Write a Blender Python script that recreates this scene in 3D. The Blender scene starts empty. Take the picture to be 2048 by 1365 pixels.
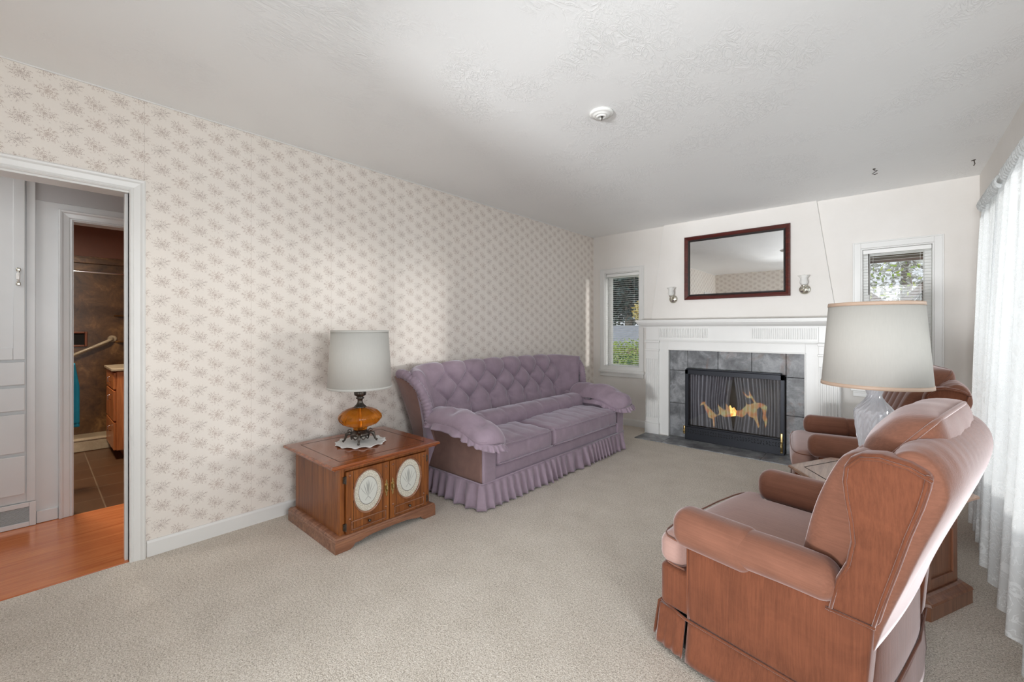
import bpy, math, random
from mathutils import Vector, Matrix, noise
random.seed(7)
PI = math.pi
SC = bpy.context.scene
COL = SC.collection
sin, cos = math.sin, math.cos

# ------------------------------------------------------------------ helpers
def tag(o, label=None, cat=None, group=None, kind=None):
    if label: o['label'] = label
    if cat: o['category'] = cat
    if group: o['group'] = group
    if kind: o['kind'] = kind
    return o

def thing(name, label, cat, loc=(0, 0, 0), rz=0, group=None):
    o = bpy.data.objects.new(name, None)
    COL.objects.link(o)
    o.empty_display_size = .1
    o.location = loc
    o.rotation_euler = (0, 0, rz)
    return tag(o, label, cat, group)

def copy_tree(o, parent=None):
    c = o.copy()
    COL.objects.link(c)
    c.parent = parent
    for ch in list(o.children):
        copy_tree(ch, c)
    return c

class MB:
    def __init__(s):
        s.v = []; s.f = []
    def add(s, vs, fs, M=None):
        b = len(s.v)
        for p in vs:
            p = Vector(p)
            if M is not None: p = M @ p
            s.v.append((p.x, p.y, p.z))
        s.f += [tuple(b + i for i in f) for f in fs]
        return s
    def box(s, x0, y0, z0, x1, y1, z1, M=None):
        vs = [(x0, y0, z0), (x1, y0, z0), (x1, y1, z0), (x0, y1, z0),
              (x0, y0, z1), (x1, y0, z1), (x1, y1, z1), (x0, y1, z1)]
        fs = [(0, 3, 2, 1), (4, 5, 6, 7), (0, 1, 5, 4), (1, 2, 6, 5), (2, 3, 7, 6), (3, 0, 4, 7)]
        return s.add(vs, fs, M)
    def prism(s, poly, axis, a, b, M=None):
        # poly in the two remaining axes (cyclic order x->yz, y->xz, z->xy)
        n = len(poly)
        def P(p, t):
            if axis == 'x': return (t, p[0], p[1])
            if axis == 'y': return (p[0], t, p[1])
            return (p[0], p[1], t)
        vs = [P(p, a) for p in poly] + [P(p, b) for p in poly]
        fs = [tuple(range(n)), tuple(range(2 * n - 1, n - 1, -1))]
        fs += [(i, (i + 1) % n, n + (i + 1) % n, n + i) for i in range(n)]
        return s.add(vs, fs, M)
    def lathe(s, prof, n=32, c=(0, 0, 0), fn=None, M=None, cap=True):
        vs = []; fs = []
        m = len(prof)
        for j in range(m):
            r, z = prof[j]
            for i in range(n):
                a = 2 * PI * i / n
                rr = r * (fn(a, j, z) if fn else 1)
                vs.append((c[0] + rr * cos(a), c[1] + rr * sin(a), c[2] + z))
        for j in range(m - 1):
            for i in range(n):
                k = (i + 1) % n
                fs.append((j * n + i, j * n + k, (j + 1) * n + k, (j + 1) * n + i))
        if cap:
            if prof[0][0] > 1e-5: fs.append(tuple(range(n - 1, -1, -1)))
            if prof[-1][0] > 1e-5: fs.append(tuple((m - 1) * n + i for i in range(n)))
        return s.add(vs, fs, M)
    def tube(s, path, r, n=8, closed=False, M=None):
        pts = [Vector(p) for p in path]
        m = len(pts)
        rs = r if isinstance(r, (list, tuple)) else [r] * m
        vs = []; fs = []
        up = Vector((0, 0, 1))
        prev = None
        for i in range(m):
            if closed: t = pts[(i + 1) % m] - pts[i - 1]
            else: t = pts[min(i + 1, m - 1)] - pts[max(i - 1, 0)]
            if t.length < 1e-9: t = Vector((0, 0, 1))
            t.normalize()
            if prev is None:
                a = t.cross(up)
                if a.length < 1e-3: a = t.cross(Vector((1, 0, 0)))
            else:
                a = prev - t * prev.dot(t)
                if a.length < 1e-6: a = t.cross(up)
            a.normalize(); prev = a
            b = t.cross(a)
            for k in range(n):
                an = 2 * PI * k / n
                p = pts[i] + (a * cos(an) + b * sin(an)) * rs[i]
                vs.append(p)
        mm = m if closed else m - 1
        for i in range(mm):
            j = (i + 1) % m
            for k in range(n):
                l = (k + 1) % n
                fs.append((i * n + k, i * n + l, j * n + l, j * n + k))
        if not closed:
            fs.append(tuple(range(n - 1, -1, -1)))
            fs.append(tuple((m - 1) * n + k for k in range(n)))
        return s.add(vs, fs, M)
    def grid(s, fn, nu, nv, cu=False, cv=False, M=None):
        vs = []; fs = []
        for j in range(nv + (0 if cv else 1)):
            for i in range(nu + (0 if cu else 1)):
                vs.append(fn(i / nu, j / nv))
        W = nu + (0 if cu else 1)
        H = nv + (0 if cv else 1)
        for j in range(nv):
            for i in range(nu):
                fs.append((j * W + i, j * W + (i + 1) % W, ((j + 1) % H) * W + (i + 1) % W, ((j + 1) % H) * W + i))
        return s.add(vs, fs, M)
    def rbox(s, c, h, r, seg=(6, 6, 6), m=3, deform=None, M=None):
        if not isinstance(r, (list, tuple)): r = (r, r, r)
        r = [max(1e-4, min(r[a], h[a] * .9999)) for a in range(3)]
        ax = []
        for a in range(3):
            inn = h[a] - r[a]
            l = []
            for i in range(m, 0, -1): l.append(-inn - r[a] * math.tan(PI / 4 * i / m))
            for i in range(seg[a] + 1): l.append(-inn + 2 * inn * i / seg[a])
            for i in range(1, m + 1): l.append(inn + r[a] * math.tan(PI / 4 * i / m))
            ax.append(l)
        N = [len(l) for l in ax]
        idx = {}; vs = []
        def V(i, j, k):
            key = (i, j, k)
            if key in idx: return idx[key]
            p = [ax[0][i], ax[1][j], ax[2][k]]
            q = [max(-(h[a] - r[a]), min(h[a] - r[a], p[a])) for a in range(3)]
            d = [(p[a] - q[a]) / r[a] for a in range(3)]
            L = math.sqrt(sum(x * x for x in d))
            if L > 1e-9: p = [q[a] + d[a] / L * r[a] for a in range(3)]
            if deform: 
                u = [p[a] / h[a] for a in range(3)]
                p = deform(p, u)
            vs.append((p[0] + c[0], p[1] + c[1], p[2] + c[2]))
            idx[key] = len(vs) - 1
            return idx[key]
        fs = []
        for i in range(N[0] - 1):
            for j in range(N[1] - 1):
                fs.append((V(i, j, 0), V(i, j + 1, 0), V(i + 1, j + 1, 0), V(i + 1, j, 0)))
                e = N[2] - 1
                fs.append((V(i, j, e), V(i + 1, j, e), V(i + 1, j + 1, e), V(i, j + 1, e)))
        for i in range(N[0] - 1):
            for k in range(N[2] - 1):
                fs.append((V(i, 0, k), V(i + 1, 0, k), V(i + 1, 0, k + 1), V(i, 0, k + 1)))
                e = N[1] - 1
                fs.append((V(i, e, k), V(i, e, k + 1), V(i + 1, e, k + 1), V(i + 1, e, k)))
        for j in range(N[1] - 1):
            for k in range(N[2] - 1):
                fs.append((V(0, j, k), V(0, j, k + 1), V(0, j + 1, k + 1), V(0, j + 1, k)))
                e = N[0] - 1
                fs.append((V(e, j, k), V(e, j + 1, k), V(e, j + 1, k + 1), V(e, j, k + 1)))
        return s.add(vs, fs, M)
    def frame(s, x0, z0, x1, z1, w, y0, y1, M=None):
        # rectangular frame in the xz plane, thickness y0..y1
        s.box(x0, y0, z0, x0 + w, y1, z1, M); s.box(x1 - w, y0, z0, x1, y1, z1, M)
        s.box(x0 + w, y0, z1 - w, x1 - w, y1, z1, M); s.box(x0 + w, y0, z0, x1 - w, y1, z0 + w, M)
        return s
    def build(s, name, mat, parent=None, smooth=False, bevel=0, bseg=2, solid=0, subsurf=0, loc=None):
        me = bpy.data.meshes.new(name)
        me.from_pydata(s.v, [], s.f)
        me.validate()
        me.update()
        import bmesh
        bm = bmesh.new(); bm.from_mesh(me)
        bmesh.ops.recalc_face_normals(bm, faces=bm.faces)
        bm.to_mesh(me); bm.free()
        if mat: me.materials.append(mat)
        o = bpy.data.objects.new(name, me)
        COL.objects.link(o)
        if parent: o.parent = parent
        if loc: o.location = loc
        if smooth:
            me.polygons.foreach_set('use_smooth', [True] * len(me.polygons))
        if solid:
            md = o.modifiers.new('solid', 'SOLIDIFY'); md.thickness = solid; md.offset = 0
        if bevel:
            md = o.modifiers.new('bevel', 'BEVEL'); md.width = bevel; md.segments = bseg
            md.limit_method = 'ANGLE'; md.angle_limit = math.radians(40)
        if subsurf:
            md = o.modifiers.new('sub', 'SUBSURF'); md.levels = subsurf; md.render_levels = subsurf
        return o

def islands(mb):
    par = list(range(len(mb.v)))
    def find(x):
        while par[x] != x: par[x] = par[par[x]]; x = par[x]
        return x
    for f in mb.f:
        for k in f[1:]: par[find(k)] = find(f[0])
    out = {}
    for f in mb.f: out.setdefault(find(f[0]), []).append(f)
    res = []
    for fs in out.values():
        m = type(mb)(); idx = {}
        for f in fs:
            for k in f:
                if k not in idx: idx[k] = len(m.v); m.v.append(mb.v[k])
        m.f = [tuple(idx[k] for k in f) for f in fs]
        res.append(m)
    return res

def each(mb, *a, **k):
    """build every separate piece as an object of its own"""
    return [m.build(*a, **k) for m in islands(mb)]

def struct(o):
    o['kind'] = 'structure'
    return o

# ------------------------------------------------------------------ materials
def srgb(r, g, b):
    def f(c):
        c = c / 255
        return c / 12.92 if c <= .04045 else ((c + .055) / 1.055) ** 2.4
    return (f(r), f(g), f(b), 1)

class NT:
    """small node tree helper"""
    def __init__(s, name):
        s.m = bpy.data.materials.new(name)
        s.m.use_nodes = True
        s.t = s.m.node_tree
        s.t.nodes.clear()
        s.out = s.n('ShaderNodeOutputMaterial')
        s.b = s.n('ShaderNodeBsdfPrincipled')
        s.t.links.new(s.b.outputs[0], s.out.inputs[0])
    def n(s, typ, **kw):
        nd = s.t.nodes.new(typ)
        for k, v in kw.items():
            setattr(nd, k, v)
        return nd
    def l(s, a, b):
        s.t.links.new(a, b)
    def inp(s, name, v):
        s.b.inputs[name].default_value = v
    def coord(s, kind='Object', scale=(1, 1, 1), rot=(0, 0, 0), loc=(0, 0, 0)):
        tc = s.n('ShaderNodeTexCoord')
        mp = s.n('ShaderNodeMapping')
        mp.inputs['Scale'].default_value = scale
        mp.inputs['Rotation'].default_value = rot
        mp.inputs['Location'].default_value = loc
        s.l(tc.outputs[kind], mp.inputs[0])
        return mp.outputs[0]
    def noise(s, vec, scale, detail=4, rough=.55, dist=0):
        nd = s.n('ShaderNodeTexNoise')
        nd.inputs['Scale'].default_value = scale
        nd.inputs['Detail'].default_value = detail
        nd.inputs['Roughness'].default_value = rough
        nd.inputs['Distortion'].default_value = dist
        if vec is not None: s.l(vec, nd.inputs['Vector'])
        return nd.outputs[0]
    def ramp(s, fac, stops):
        nd = s.n('ShaderNodeValToRGB')
        e = nd.color_ramp.elements
        while len(e) < len(stops): e.new(.5)
        for i, (p, c) in enumerate(stops):
            e[i].position = p; e[i].color = c
        s.l(fac, nd.inputs[0])
        return nd.outputs[0]
    def math(s, op, a, b=None, c=None):
        nd = s.n('ShaderNodeMath', operation=op)
        for i, x in enumerate((a, b, c)):
            if x is None: continue
            if isinstance(x, (int, float)): nd.inputs[i].default_value = x
            else: s.l(x, nd.inputs[i])
        return nd.outputs[0]
    def mix(s, fac, a, b):
        nd = s.n('ShaderNodeMix', data_type='RGBA')
        if isinstance(fac, (int, float)): nd.inputs[0].default_value = fac
        else: s.l(fac, nd.inputs[0])
        for i, x in ((6, a), (7, b)):
            if isinstance(x, tuple): nd.inputs[i].default_value = x
            else: s.l(x, nd.inputs[i])
        return nd.outputs[2]
    def bump(s, h, strength=.3, dist=.01):
        nd = s.n('ShaderNodeBump')
        nd.inputs['Strength'].default_value = strength
        nd.inputs['Distance'].default_value = dist
        s.l(h, nd.inputs['Height'])
        s.l(nd.outputs[0], s.b.inputs['Normal'])
        return nd
    def col(s, c):
        if isinstance(c, tuple): s.b.inputs['Base Color'].default_value = c
        else: s.l(c, s.b.inputs['Base Color'])

def plain(name, c, rough=.5, metal=0, var=.04, vscale=6, bump=0, bscale=60, spec=.5, coat=0):
    t = NT(name)
    v = t.coord()
    nz = t.noise(v, vscale, 3)
    c2 = tuple(max(0, x * (1 - var * 2)) for x in c[:3]) + (1,)
    c1 = tuple(min(1, x * (1 + var)) for x in c[:3]) + (1,)
    t.col(t.ramp(nz, [(.3, c2), (.7, c1)]))
    t.inp('Roughness', rough); t.inp('Metallic', metal)
    t.inp('Specular IOR Level', spec)
    if coat: t.inp('Coat Weight', coat)
    if bump:
        t.bump(t.noise(v, bscale, 4), bump, .004)
    return t.m

def emis(name, c, strength):
    t = NT(name)
    t.inp('Base Color', (0, 0, 0, 1)); t.inp('Emission Color', c); t.inp('Emission Strength', strength)
    return t.m

def wood(name, dark, light, axis='z', rough=.35, scale=1.0, coat=.2, plank=0):
    t = NT(name)
    k = {'x': (.9, 14, 14), 'y': (14, .9, 14), 'z': (14, 14, .9)}[axis]
    v = t.coord(scale=tuple(a * scale for a in k))
    n1 = t.noise(v, 2.2, 6, .6, 1.2)
    v2 = t.coord(scale=tuple(a * scale * 4 for a in k))
    n2 = t.noise(v2, 4, 3, .6)
    f = t.math('ADD', t.math('MULTIPLY', n1, .75), t.math('MULTIPLY', n2, .25))
    c = t.ramp(f, [(.33, dark), (.5, tuple((dark[i] + light[i]) / 2 for i in range(4))), (.66, light)])
    if plank:
        tc = t.n('ShaderNodeTexCoord'); sx = t.n('ShaderNodeSeparateXYZ'); t.l(tc.outputs['Object'], sx.inputs[0])
        # planks run along the grain; offset brightness per plank
        a, b = {'z': (0, 1), 'x': (1, 2), 'y': (0, 2)}[axis]
        s_ = t.math('ADD', sx.outputs[a], sx.outputs[b])
        cell = t.math('FLOOR', t.math('DIVIDE', s_, plank))
        wn = t.n('ShaderNodeTexWhiteNoise', noise_dimensions='1D'); t.l(cell, wn.inputs['W'])
        c = t.mix(t.math('MULTIPLY', wn.outputs[0], .55), c, dark)
    t.col(c)
    t.inp('Roughness', rough); t.inp('Coat Weight', coat); t.inp('Coat Roughness', .15)
    t.bump(f, .08, .002)
    return t.m

def velvet(name, base, sheen, sheen_w=.9, cord=None, dark=.72, rough=.75, bstr=.25):
    """pile fabric: dull base, tinted sheen where it is lit at a grazing angle"""
    t = NT(name)
    v = t.coord()
    n1 = t.noise(v, 9, 4, .6, .6)
    n2 = t.noise(v, 220, 2)
    c2 = tuple(x * dark for x in base[:3]) + (1,)
    f = n1
    if cord:   # fine streaks of the pile along the vertical
        sc = {'z': (150, 150, 5), 'x': (5, 150, 150)}[cord]
        n3 = t.noise(t.coord(scale=sc), 1, 3, .7)
        f = t.math('ADD', t.math('MULTIPLY', n1, .45), t.math('MULTIPLY', n3, .55))
        h = t.math('ADD', t.math('MULTIPLY', n3, .7), t.math('MULTIPLY', n2, .3))
    else:
        h = n2
    t.col(t.ramp(f, [(.3, c2), (.7, base)]))
    t.inp('Roughness', rough); t.inp('Specular IOR Level', .15)
    t.inp('Sheen Weight', sheen_w); t.inp('Sheen Roughness', .35); t.inp('Sheen Tint', sheen)
    t.bump(h, bstr, .002)
    return t.m

# ---- walls
def wallpaper(name, axis, seam0):
    t = NT(name)
    tc = t.n('ShaderNodeTexCoord'); sx = t.n('ShaderNodeSeparateXYZ'); t.l(tc.outputs['Object'], sx.inputs[0])
    s_ = sx.outputs[{'x': 0, 'y': 1}[axis]]; z_ = sx.outputs[2]
    M = t.math
    cw, ch = .0845, .102
    u = M('ADD', M('DIVIDE', M('SUBTRACT', s_, .0338), cw), .5)
    ci = M('FLOOR', u); fu = M('MULTIPLY', M('SUBTRACT', M('SUBTRACT', u, ci), .5), cw)
    odd = M('FLOORED_MODULO', ci, 2)
    w = M('ADD', M('DIVIDE', M('SUBTRACT', z_, .047), ch), M('MULTIPLY', odd, .5))
    ri = M('FLOOR', w); fw = M('MULTIPLY', M('SUBTRACT', M('SUBTRACT', w, ri), .5), ch)
    half = M('FLOOR', M('DIVIDE', ci, 2))
    typ = M('ADD', M('FLOORED_MODULO', M('ADD', ri, half), 2), M('MULTIPLY', odd, 2))
    # small shift per kind of sprig
    fu = M('ADD', fu, M('MULTIPLY', M('SUBTRACT', M('FLOORED_MODULO', typ, 2), .5), .008))
    fw = M('ADD', fw, M('MULTIPLY', M('SINE', M('MULTIPLY', typ, 2.1)), .005))
    # slight slant
    fw2 = M('ADD', fw, M('MULTIPLY', fu, M('MULTIPLY', M('SINE', M('ADD', typ, .6)), .35)))
    comb = t.n('ShaderNodeCombineXYZ'); t.l(fu, comb.inputs[0]); t.l(fw2, comb.inputs[1])
    t.l(M('MULTIPLY', typ, 3.71), comb.inputs[2])
    p = comb.outputs[0]
    r = M('SQRT', M('ADD', M('POWER', M('ABSOLUTE', fu), 2), M('POWER', M('ABSOLUTE', M('MULTIPLY', fw2, 1.25)), 2)))
    ang = M('ARCTAN2', fw2, fu)
    nz = t.noise(p, 26, 2)
    nb = t.noise(p, 34, 3, .65)
    spike = M('ABSOLUTE', M('SINE', M('ADD', M('MULTIPLY', ang, 5.5), M('ADD', M('MULTIPLY', nb, 7), typ))))
    R = M('MULTIPLY', M('ADD', .16, M('ADD', M('MULTIPLY', M('POWER', spike, 1.4), .52), M('MULTIPLY', nb, .95))), .041)
    inside = M('SUBTRACT', 1, M('MINIMUM', 1, M('MAXIMUM', 0, M('DIVIDE', M('SUBTRACT', r, M('MULTIPLY', R, .9)), M('MULTIPLY', R, .22)))))
    # thin curling stems
    n2 = t.noise(p, 85, 2, .5, .8)
    curl = M('LESS_THAN', M('ABSOLUTE', M('SUBTRACT', n2, .5)), .020)
    n4 = t.noise(p, 60, 2)
    fr = M('FRACT', M('ADD', M('ADD', M('MULTIPLY', ang, 13 / (2 * PI)), M('MULTIPLY', n4, 2.0)), 10))
    dist = M('MULTIPLY', M('MULTIPLY', M('ABSOLUTE', M('SUBTRACT', fr, .5)), 2 * PI / 13), r)
    stem = M('LESS_THAN', dist, .0006)
    # buds and blossoms
    vo = t.n('ShaderNodeTexVoronoi'); vo.inputs['Scale'].default_value = 210; t.l(p, vo.inputs['Vector'])
    bud = M('LESS_THAN', vo.outputs[0], .27)
    core = M('LESS_THAN', M('ADD', r, M('MULTIPLY', n4, .022)), .018)
    ink = M('MAXIMUM', M('MULTIPLY', stem, .6), M('MULTIPLY', bud, .85))
    ink = M('MAXIMUM', ink, M('MULTIPLY', curl, .75))
    ink = M('MAXIMUM', ink, M('MULTIPLY', core, .30))
    ink = M('MULTIPLY', ink, inside)
    big = t.noise(t.coord(), 1.1, 2)
    basec = t.ramp(big, [(.3, srgb(231, 224, 216)), (.7, srgb(236, 230, 223))])
    inkc = t.ramp(M('DIVIDE', typ, 3.2), [(0, srgb(168, 146, 134)), (1, srgb(163, 148, 140))])
    c = t.mix(ink, basec, inkc)
    # paper seams every roll width
    fs = M('ABSOLUTE', M('SUBTRACT', M('FRACT', M('ADD', M('DIVIDE', M('SUBTRACT', s_, seam0), .507), 10.5)), .5))
    seam = M('LESS_THAN', fs, .0022)
    c = t.mix(M('MULTIPLY', seam, .35), c, srgb(170, 160, 150))
    t.col(c)
    t.inp('Roughness', .6); t.inp('Specular IOR Level', .3)
    t.bump(M('ADD', M('MULTIPLY', seam, -1), M('MULTIPLY', t.noise(t.coord(), 300, 2), .15)), .15, .002)
    return t.m

M_ = {}
M_['paper_y'] = wallpaper('wallpaper_side', 'y', .387)
M_['paper_x'] = wallpaper('wallpaper_end', 'x', .22)

def plaster():
    t = NT('plaster_wall'); v = t.coord()
    t.col(t.ramp(t.noise(v, 2.5, 4), [(.3, srgb(228, 224, 219)), (.7, srgb(233, 230, 226))]))
    t.inp('Roughness', .7)
    t.bump(t.noise(v, 7, 5, .6), .25, .012)
    return t.m
M_['plaster'] = plaster()

def ceiling_mat():
    t = NT('ceiling_texture'); v = t.coord()
    vz = t.coord(scale=(1, .45, 1), rot=(0, 0, .9))
    a = t.noise(vz, 22, 5, .6, 1.6)
    ridges = t.math('POWER', t.math('SUBTRACT', 1, t.math('MULTIPLY', t.math('ABSOLUTE', t.math('SUBTRACT', a, .5)), 6)), 3)
    ridges = t.math('MAXIMUM', ridges, 0)
    msk = t.ramp(t.noise(v, 3, 3), [(.44, (0, 0, 0, 1)), (.62, (1, 1, 1, 1))])
    h = t.math('MULTIPLY', ridges, msk)
    t.col(srgb(243, 244, 244))
    t.inp('Roughness', .55)
    t.bump(t.math('ADD', h, t.math('MULTIPLY', a, .3)), .42, .004)
    return t.m
M_['ceiling'] = ceiling_mat()

def carpet_mat():
    t = NT('carpet'); v = t.coord()
    a = t.noise(v, 210, 2, .6)
    b = t.noise(v, 5, 4, .6)
    c_ = t.noise(v, 90, 3, .7)
    f = t.math('ADD', t.math('ADD', t.math('MULTIPLY', a, .6), t.math('MULTIPLY', b, .1)), t.math('MULTIPLY', c_, .3))
    t.col(t.ramp(f, [(.36, srgb(150, 140, 127)), (.5, srgb(212, 203, 191)), (.64, srgb(248, 242, 234))]))
    t.inp('Roughness', .95); t.inp('Specular IOR Level', .1)
    t.inp('Sheen Weight', .3); t.inp('Sheen Tint', srgb(235, 225, 210))
    t.bump(t.math('ADD', t.math('MULTIPLY', a, .5), t.math('MULTIPLY', c_, .5)), .9, .012)
    return t.m
M_['carpet'] = carpet_mat()

M_['white'] = plain('white_paint', srgb(228, 228, 226), .35, var=.01, bump=.05, bscale=30)
M_['whiteold'] = plain('hall_white_paint', srgb(206, 209, 210), .32, var=.015, bump=.15, bscale=14)
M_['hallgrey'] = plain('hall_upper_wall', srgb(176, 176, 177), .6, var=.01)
M_['black'] = plain('black_metal', srgb(38, 40, 46), .4, .6, bump=.05)
M_['soot'] = plain('firebox_soot', srgb(14, 12, 11), .9)
M_['brass'] = plain('brass', srgb(196, 172, 120), .28, 1)
M_['nickel'] = plain('polished_nickel', srgb(215, 212, 200), .14, 1)
M_['antique'] = plain('antique_metal', srgb(96, 90, 84), .35, .9, var=.2, vscale=60)
M_['chrome'] = plain('chrome', srgb(200, 200, 202), .2, 1)
M_['cherry'] = wood('cherry_wood', srgb(92, 44, 12), srgb(170, 102, 46), 'z', .38, coat=.05, plank=.068)
M_['cherry_top'] = wood('cherry_top', srgb(104, 50, 24), srgb(168, 94, 50), 'y', .16, coat=.5)
M_['cherry_x'] = wood('cherry_moulding', srgb(106, 66, 48), srgb(160, 112, 84), 'y', .25, coat=.4)
M_['maple_top'] = wood('worn_table_top', srgb(128, 92, 72), srgb(178, 142, 118), 'y', .28, coat=.3)
M_['maple'] = wood('worn_table_wood', srgb(96, 58, 40), srgb(150, 104, 78), 'z', .3, plank=.07)
M_['mahog'] = wood('mahogany_frame', srgb(58, 18, 14), srgb(96, 34, 26), 'x', .25, coat=.4)
M_['oak'] = wood('oak', srgb(150, 82, 38), srgb(206, 130, 72), 'z', .4)
M_['laminate'] = wood('laminate', srgb(176, 96, 54), srgb(214, 134, 82), 'y', .22, scale=.6, coat=.15)
M_['mirror'] = plain('mirror_glass', srgb(240, 242, 242), .01, 1, var=0)
M_['mauve'] = velvet('mauve_velvet', srgb(162, 144, 158), (.84, .84, .94, 1), .9, dark=.8)
M_['mauve_shaded'] = velvet('mauve_velvet_shaded', srgb(142, 112, 104), (.80, .76, .80, 1), .5, dark=.8)  # browner copy of the mauve; weaker window light painted into the colour
M_['rust'] = velvet('rust_velvet', srgb(124, 74, 52), (.95, .84, .84, 1), .6, cord='z', dark=.55, bstr=.4)
M_['rust_plain'] = velvet('rust_velvet_flat', srgb(136, 92, 74), (.95, .86, .88, 1), .8, cord='x', dark=.68, bstr=.35)
M_['rust_sheen_tint'] = velvet('rust_velvet_sheen_tint', srgb(176, 142, 132), (.95, .88, .92, 1), 1.0, cord='x', dark=.8, bstr=.3)  # lighter grey-pink copy of the rust; sheen painted into the base colour
M_['shade'] = None
def shade_mat(name, c, tr=.35):
    t = NT(name); v = t.coord(scale=(60, 60, 8))
    t.col(t.ramp(t.noise(v, 3, 3), [(.3, tuple(x * .96 for x in c[:3]) + (1,)), (.7, c)]))
    t.inp('Roughness', .8)
    tr_n = t.n('ShaderNodeBsdfTranslucent'); tr_n.inputs[0].default_value = c
    mx = t.n('ShaderNodeMixShader'); mx.inputs[0].default_value = tr
    t.l(t.b.outputs[0], mx.inputs[1]); t.l(tr_n.outputs[0], mx.inputs[2]); t.l(mx.outputs[0], t.out.inputs[0])
    return t.m
M_['shade'] = shade_mat('lamp_shade_linen', srgb(222, 221, 216), .25)
M_['shade2'] = shade_mat('lamp_shade_parchment', srgb(216, 214, 208), .25)
M_['trim_tan'] = plain('shade_trim', srgb(196, 170, 150), .5)

def glass(name, c, rough=.03, tr=.9, ior=1.45, bump=0):
    t = NT(name)
    t.col(c); t.inp('Roughness', rough); t.inp('Transmission Weight', tr); t.inp('IOR', ior)
    if bump:
        v = t.coord()
        vo = t.n('ShaderNodeTexVoronoi', feature='DISTANCE_TO_EDGE'); vo.inputs['Scale'].default_value = 60; t.l(v, vo.inputs['Vector'])
        t.bump(vo.outputs[0], bump, .006)
    return t.m
M_['amber'] = glass('amber_glass', srgb(232, 140, 40), .04, .82, 1.3)
M_['crystal'] = glass('cut_crystal', srgb(246, 247, 254), .1, .5, 1.5, 0)
M_['pane'] = None
def pane_mat():
    t = NT('window_glass')
    tp = t.n('ShaderNodeBsdfTransparent'); gl = t.n('ShaderNodeBsdfGlossy'); gl.inputs['Roughness'].default_value = .02
    mx = t.n('ShaderNodeMixShader'); mx.inputs[0].default_value = .05
    t.l(tp.outputs[0], mx.inputs[1]); t.l(gl.outputs[0], mx.inputs[2]); t.l(mx.outputs[0], t.out.inputs[0])
    return t.m
M_['pane'] = pane_mat()

def lace_mat():
    t = NT('lace_curtain'); v = t.coord()
    # flower rings scattered over a fine mesh
    vo = t.n('ShaderNodeTexVoronoi'); vo.inputs['Scale'].default_value = 13; t.l(v, vo.inputs['Vector'])
    d = vo.outputs[0]
    ring = t.math('LESS_THAN', t.math('ABSOLUTE', t.math('SUBTRACT', t.math('ADD', d, t.math('MULTIPLY', t.noise(v, 60, 2), .22)), .42)), .07)
    cr = t.math('LESS_THAN', d, .12)
    net = t.noise(v, 420, 2)
    vine = t.math('LESS_THAN', t.math('ABSOLUTE', t.math('SUBTRACT', t.noise(v, 16, 3, .5, 1.5), .5)), .018)
    pat = t.math('MINIMUM', t.math('ADD', t.math('ADD', ring, cr), vine), 1)
    sx = t.n('ShaderNodeSeparateXYZ'); tc = t.n('ShaderNodeTexCoord'); t.l(tc.outputs['Object'], sx.inputs[0])
    op = t.math('ADD', t.math('MULTIPLY', pat, .26), t.math('ADD', .66, t.math('MULTIPLY', net, .16)))
    t.col(srgb(226, 228, 228)); t.inp('Roughness', .9)
    trl = t.n('ShaderNodeBsdfTranslucent'); trl.inputs[0].default_value = srgb(240, 243, 243)
    m1 = t.n('ShaderNodeMixShader'); m1.inputs[0].default_value = .28
    t.l(t.b.outputs[0], m1.inputs[1]); t.l(trl.outputs[0], m1.inputs[2])
    tp = t.n('ShaderNodeBsdfTransparent')
    m2 = t.n('ShaderNodeMixShader'); t.l(op, m2.inputs[0]); t.l(tp.outputs[0], m2.inputs[1]); t.l(m1.outputs[0], m2.inputs[2])
    t.l(m2.outputs[0], t.out.inputs[0])
    return t.m
M_['lace'] = lace_mat()

def slate_mat():
    t = NT('slate_tile'); v = t.coord()
    a = t.noise(v, 6, 8, .68, .35)
    c = t.ramp(a, [(.3, srgb(72, 73, 76)), (.48, srgb(112, 114, 117)), (.6, srgb(146, 148, 151)), (.75, srgb(92, 93, 96))])
    rust = t.ramp(t.noise(t.coord(loc=(3, 1, 2)), 3.4, 4, .6, .8), [(.62, (0, 0, 0, 1)), (.72, (.55, .55, .55, 1))])
    c = t.mix(rust, c, srgb(118, 84, 66))
    t.col(c); t.inp('Roughness', .4)
    t.bump(a, .5, .01)
    return t.m
M_['slate'] = slate_mat()
M_['grout'] = plain('grout', srgb(70, 70, 70), .9)

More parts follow.
